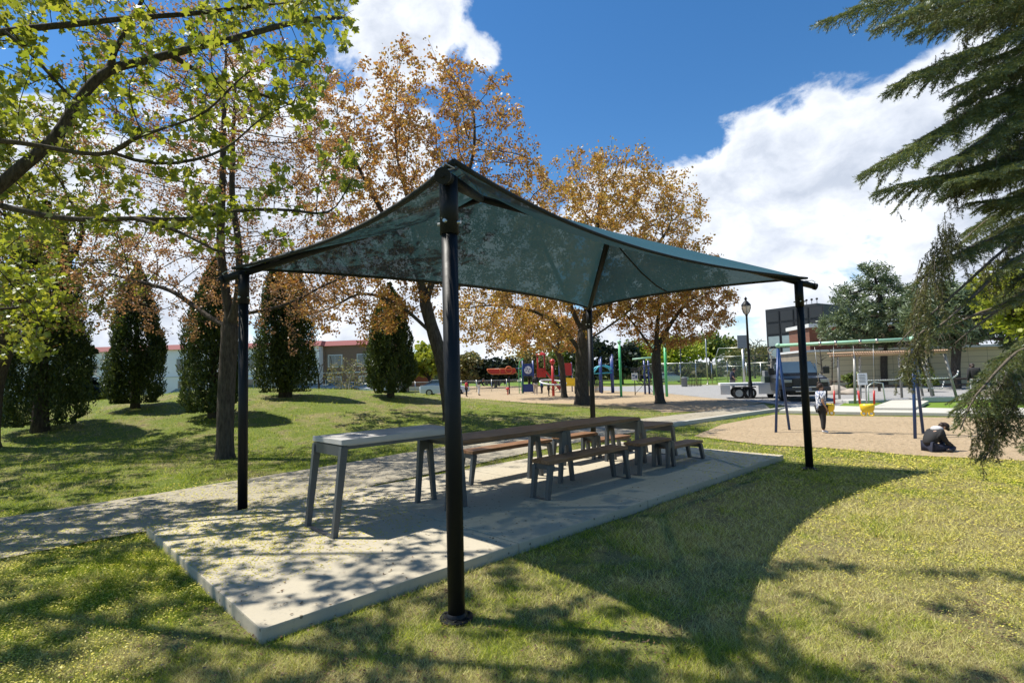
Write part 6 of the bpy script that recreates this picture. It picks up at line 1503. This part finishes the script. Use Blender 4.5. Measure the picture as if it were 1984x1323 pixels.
person('person in a red vest just right of the near canopy post', zz0(903, 42), hr+.3, 1.3, None, c_red, c_blk, c_blk, fingers=False)
person('person in black leaning over beside the one in the red vest', zz0(927, 44), hr, 1.6, dict(che=(.12, 0, .66), nec=(.19, 0, .73), hed=(.25, 0, .77), cra=(.27, 0, .81), shL=(.14, .1, .71), shR=(.14, -.1, .71), elL=(.2, .12, .56), elR=(.2, -.12, .56), wrL=(.3, .1, .48), wrR=(.3, -.1, .48)), c_blk, c_wht, c_blk, sleeves=2, fingers=False)
person('adult in black with pale trousers standing beside the blue play tower', at(1037, 43), hr+1.5, 1.66, None, c_blk, c_bge, c_wht, sleeves=2, fingers=False)
person('child in dark clothes standing under the white hoop', at(1062, 39.5), hr, 1.1, None, c_nav, c_blk, c_blk, sleeves=2, fingers=False)
person('child in blue beside the red tube slide', at(1049, 45), hr+2.6, 1.2, None, cloth('blue_cloth', (.03, .08, .3)), c_nav, c_blk, sleeves=2, fingers=False)
# ------------------------------------------------------------------ grass blades, blossom, twigs
def inpoly(x, y, poly):
    c_ = np.zeros(len(x), bool); n = len(poly); j = n-1
    for i in range(n):
        xi, yi = poly[i][:2]; xj, yj = poly[j][:2]
        c_ ^= ((yi > y) != (yj > y)) & (x < (xj-xi)*(y-yi)/(yj-yi+1e-12)+xi); j = i
    return c_
pit = [G(*q) for q in SANDPIT]; sandg = [G(*q) for q in [(1130, 792), (1275, 800), (1400, 795), (1500, 776), (1380, 768), (1170, 748), (900, 748), (800, 752), (900, 775), (1040, 782)]]
pathp = near+far[::-1]
def ground_pts(n, b0, b1, x0=-60, x1=2044):
    b = 1/rng.uniform(1/b1, 1/b0, n); px = rng.uniform(x0, x1, n); a = (px-992)/F_PX*b
    x = RH[0]*a+FH[0]*b; y = RH[1]*a+FH[1]*b; return x, y, b
x, y, b = ground_pts(520000, 1.9, 24)
slabm = (x > SX0-.005) & (x < SX1+.005) & (y > SY0-.005) & (y < SY1)
bad = slabm | inpoly(x, y, pathp) | inpoly(x, y, pit) | (inpoly(x, y, sandg) & (rng.random(len(x)) > .06)) | ((y > 19.6) & (x > -8.5))
def patchy(x, y): return np.sin(x*3.1+np.sin(y*2.3)*1.4+.5)*np.sin(y*2.7+np.sin(x*1.9)*1.6)+.45*np.sin(x*8.3+y*3)*np.sin(y*7.1-x*2)
bad |= (patchy(x, y) > .62) & (rng.random(len(x)) < .72) & (b < 9)
x, y, b = x[~bad], y[~bad], b[~bad]; n = len(x); print('blades', n)
z = terr(x, y)-.006; sc_ = np.clip(b/3.4, .8, 5.)
h = rng.uniform(.018, .050, n)*np.clip(sc_, .9, 1.9)**.7; h *= 1+.7*(np.sin(x*2.1+1)*np.sin(y*1.7)>.55)
wd_ = .0028*sc_*rng.uniform(.6, 1.6, n); a = rng.uniform(0, 2*PI, n); ln_ = rng.uniform(.25, 1.5, n)*h; az = rng.uniform(0, 2*PI, n)
base = np.stack([x, y, z], 1); s_ = np.stack([np.cos(a), np.sin(a), 0*a], 1)*(wd_/2)[:, None]
tip = base+np.stack([np.cos(az)*ln_, np.sin(az)*ln_, h*rng.uniform(.5, 1., n)], 1)
V = np.stack([base-s_, base+s_, tip], 1)
def blade_mat(name, g1, s1, lo, hi):
    m = bpy.data.materials.new(name); t = nt(m); g_ = N(t, 'ShaderNodeNewGeometry'); P_ = g_.outputs['Position']; r_ = g_.outputs['Random Per Island']
    big = noise(t, P_, .55, 4); med = math_(t, 'ADD', noise(t, P_, 2.6, 5), math_(t, 'MULTIPLY', dry_bias(t, P_), 2.0))
    gr = ramp(t, r_, g1); st = ramp(t, r_, s1)
    dry = ramp(t, math_(t, 'ADD', math_(t, 'ADD', math_(t, 'MULTIPLY', big, .5), math_(t, 'MULTIPLY', med, .5)), math_(t, 'MULTIPLY', math_(t, 'SUBTRACT', math_(t, 'FRACT', math_(t, 'MULTIPLY', r_, 37.3)), .5), .22)), [(lo, 0), (hi, 1)])
    c = mix(t, gr, st, dry); d = N(t, 'ShaderNodeBsdfDiffuse'); tr_ = N(t, 'ShaderNodeBsdfTranslucent'); t.links.new(c, d.inputs[0]); t.links.new(c, tr_.inputs[0])
    mx = N(t, 'ShaderNodeMixShader'); mx.inputs[0].default_value = .35; t.links.new(d.outputs[0], mx.inputs[1]); t.links.new(tr_.outputs[0], mx.inputs[2])
    o = N(t, 'ShaderNodeOutputMaterial'); t.links.new(mx.outputs[0], o.inputs[0]); return m
m_blade = blade_mat('grass_blade', [(0, (.05, .095, .010)), (.3, (.19, .28, .018)), (.65, (.40, .47, .035)), (1, (.66, .63, .08))], [(0, (.20, .16, .06)), (.35, (.62, .54, .20)), (.7, (.80, .73, .38)), (1, (.50, .50, .08))], .43, .57)
me = npmesh('grass', V.reshape(-1, 3), np.arange(n*3), np.full(n, 3)); o = link('grass', me, m_blade); tag(o, kind='stuff'); tag(o, 'short mixed green and straw lawn grass around the concrete pad', 'grass')
# fallen blossom
m_pet = leafmat('fallen_blossom', [(.66, .58, .06), (.55, .52, .08), (.78, .70, .20), (.60, .48, .05)], .25, .03)
def surf(x, y): 
    s1 = (x > SX0) & (x < SX1) & (y > SY0) & (y < SY1); pth = inpoly(x, y, pathp)
    return np.where(s1, SZ+.004, np.where(pth, .018, terr(x, y)+.012))
x, y, b = ground_pts(560000, 2.0, 14); dens = np.zeros(len(x))
for cx, cy, r_, k in [(-6.1, 1.9, 2.0, 1.), (-7.4, -.2, 2.3, .95), (-1.4, 10.6, 4.2, 1.3), (.8, 10.6, 4.4, 1.3), (-.5, 7.6, 3.6, .5), (-8.2, 2.6, 2.0, .5), (-5.2, -.3, 2.0, .5), (-.6, 7, 3, .12)]:
    dens = np.maximum(dens, k*np.clip(1-np.hypot(x-cx, y-cy)/r_, 0, 1)**.8)
cl = .5+.5*np.sin(x*6.3+np.sin(y*4)*2)*np.sin(y*5.1+np.sin(x*3)*2)
keep = rng.random(len(x)) < dens*(.35+.65*cl)*.9; keep &= ~inpoly(x, y, pit); x, y, b = x[keep], y[keep], b[keep]; n = len(x); print('petals', n)
C = np.stack([x, y, surf(x, y)+rng.uniform(0, .012, n)*((~((x > SX0) & (x < SX1) & (y > SY0)))*1.0)], 1); S = rng.uniform(.008, .018, n)*np.clip(b/4.5, .8, 2.4)
a = rng.uniform(0, 2*PI, n); u = np.stack([np.cos(a), np.sin(a), rng.normal(0, .18, n)], 1); w2 = np.stack([-np.sin(a), np.cos(a), rng.normal(0, .18, n)], 1)
V = C[:, None]+S[:, None, None]*np.stack([-u*.6, w2*.4, u*.6, -w2*.4], 1)
me = npmesh('fallen_blossom', V.reshape(-1, 3), np.arange(n*4), np.full(n, 4)); o = link('fallen_blossom', me, m_pet); tag(o, 'yellow maple blossom scattered over pad, path and lawn', 'blossom', kind='stuff')
# dead leaves and twigs
m_dead = leafmat('dead_leaf', [(.10, .055, .03), (.18, .10, .05), (.07, .045, .03), (.24, .16, .09)], .1, .03)
x, y, b = ground_pts(16000, 2.1, 11); k = (~inpoly(x, y, pit)) & (rng.random(len(x)) < np.where((x > SX0) & (x < SX1) & (y > SY0), .22, .25+.75*(patchy(x, y) > .5))); x, y, b = x[k], y[k], b[k]; n = len(x)
C = np.stack([x, y, surf(x, y)+.004], 1); S = rng.uniform(.010, .030, n)
a = rng.uniform(0, 2*PI, n); u = np.stack([np.cos(a), np.sin(a), rng.normal(0, .1, n)], 1); w2 = np.stack([-np.sin(a), np.cos(a), rng.normal(0, .25, n)], 1)
V = C[:, None]+S[:, None, None]*np.stack([-u*.6, w2*.22, u*.6, -w2*.22], 1)
me = npmesh('leaf_litter', V.reshape(-1, 3), np.arange(n*4), np.full(n, 4)); o = link('leaf_litter', me, m_dead); tag(o, 'small brown dead leaves and twigs on pad and lawn', 'leaf litter', kind='stuff')
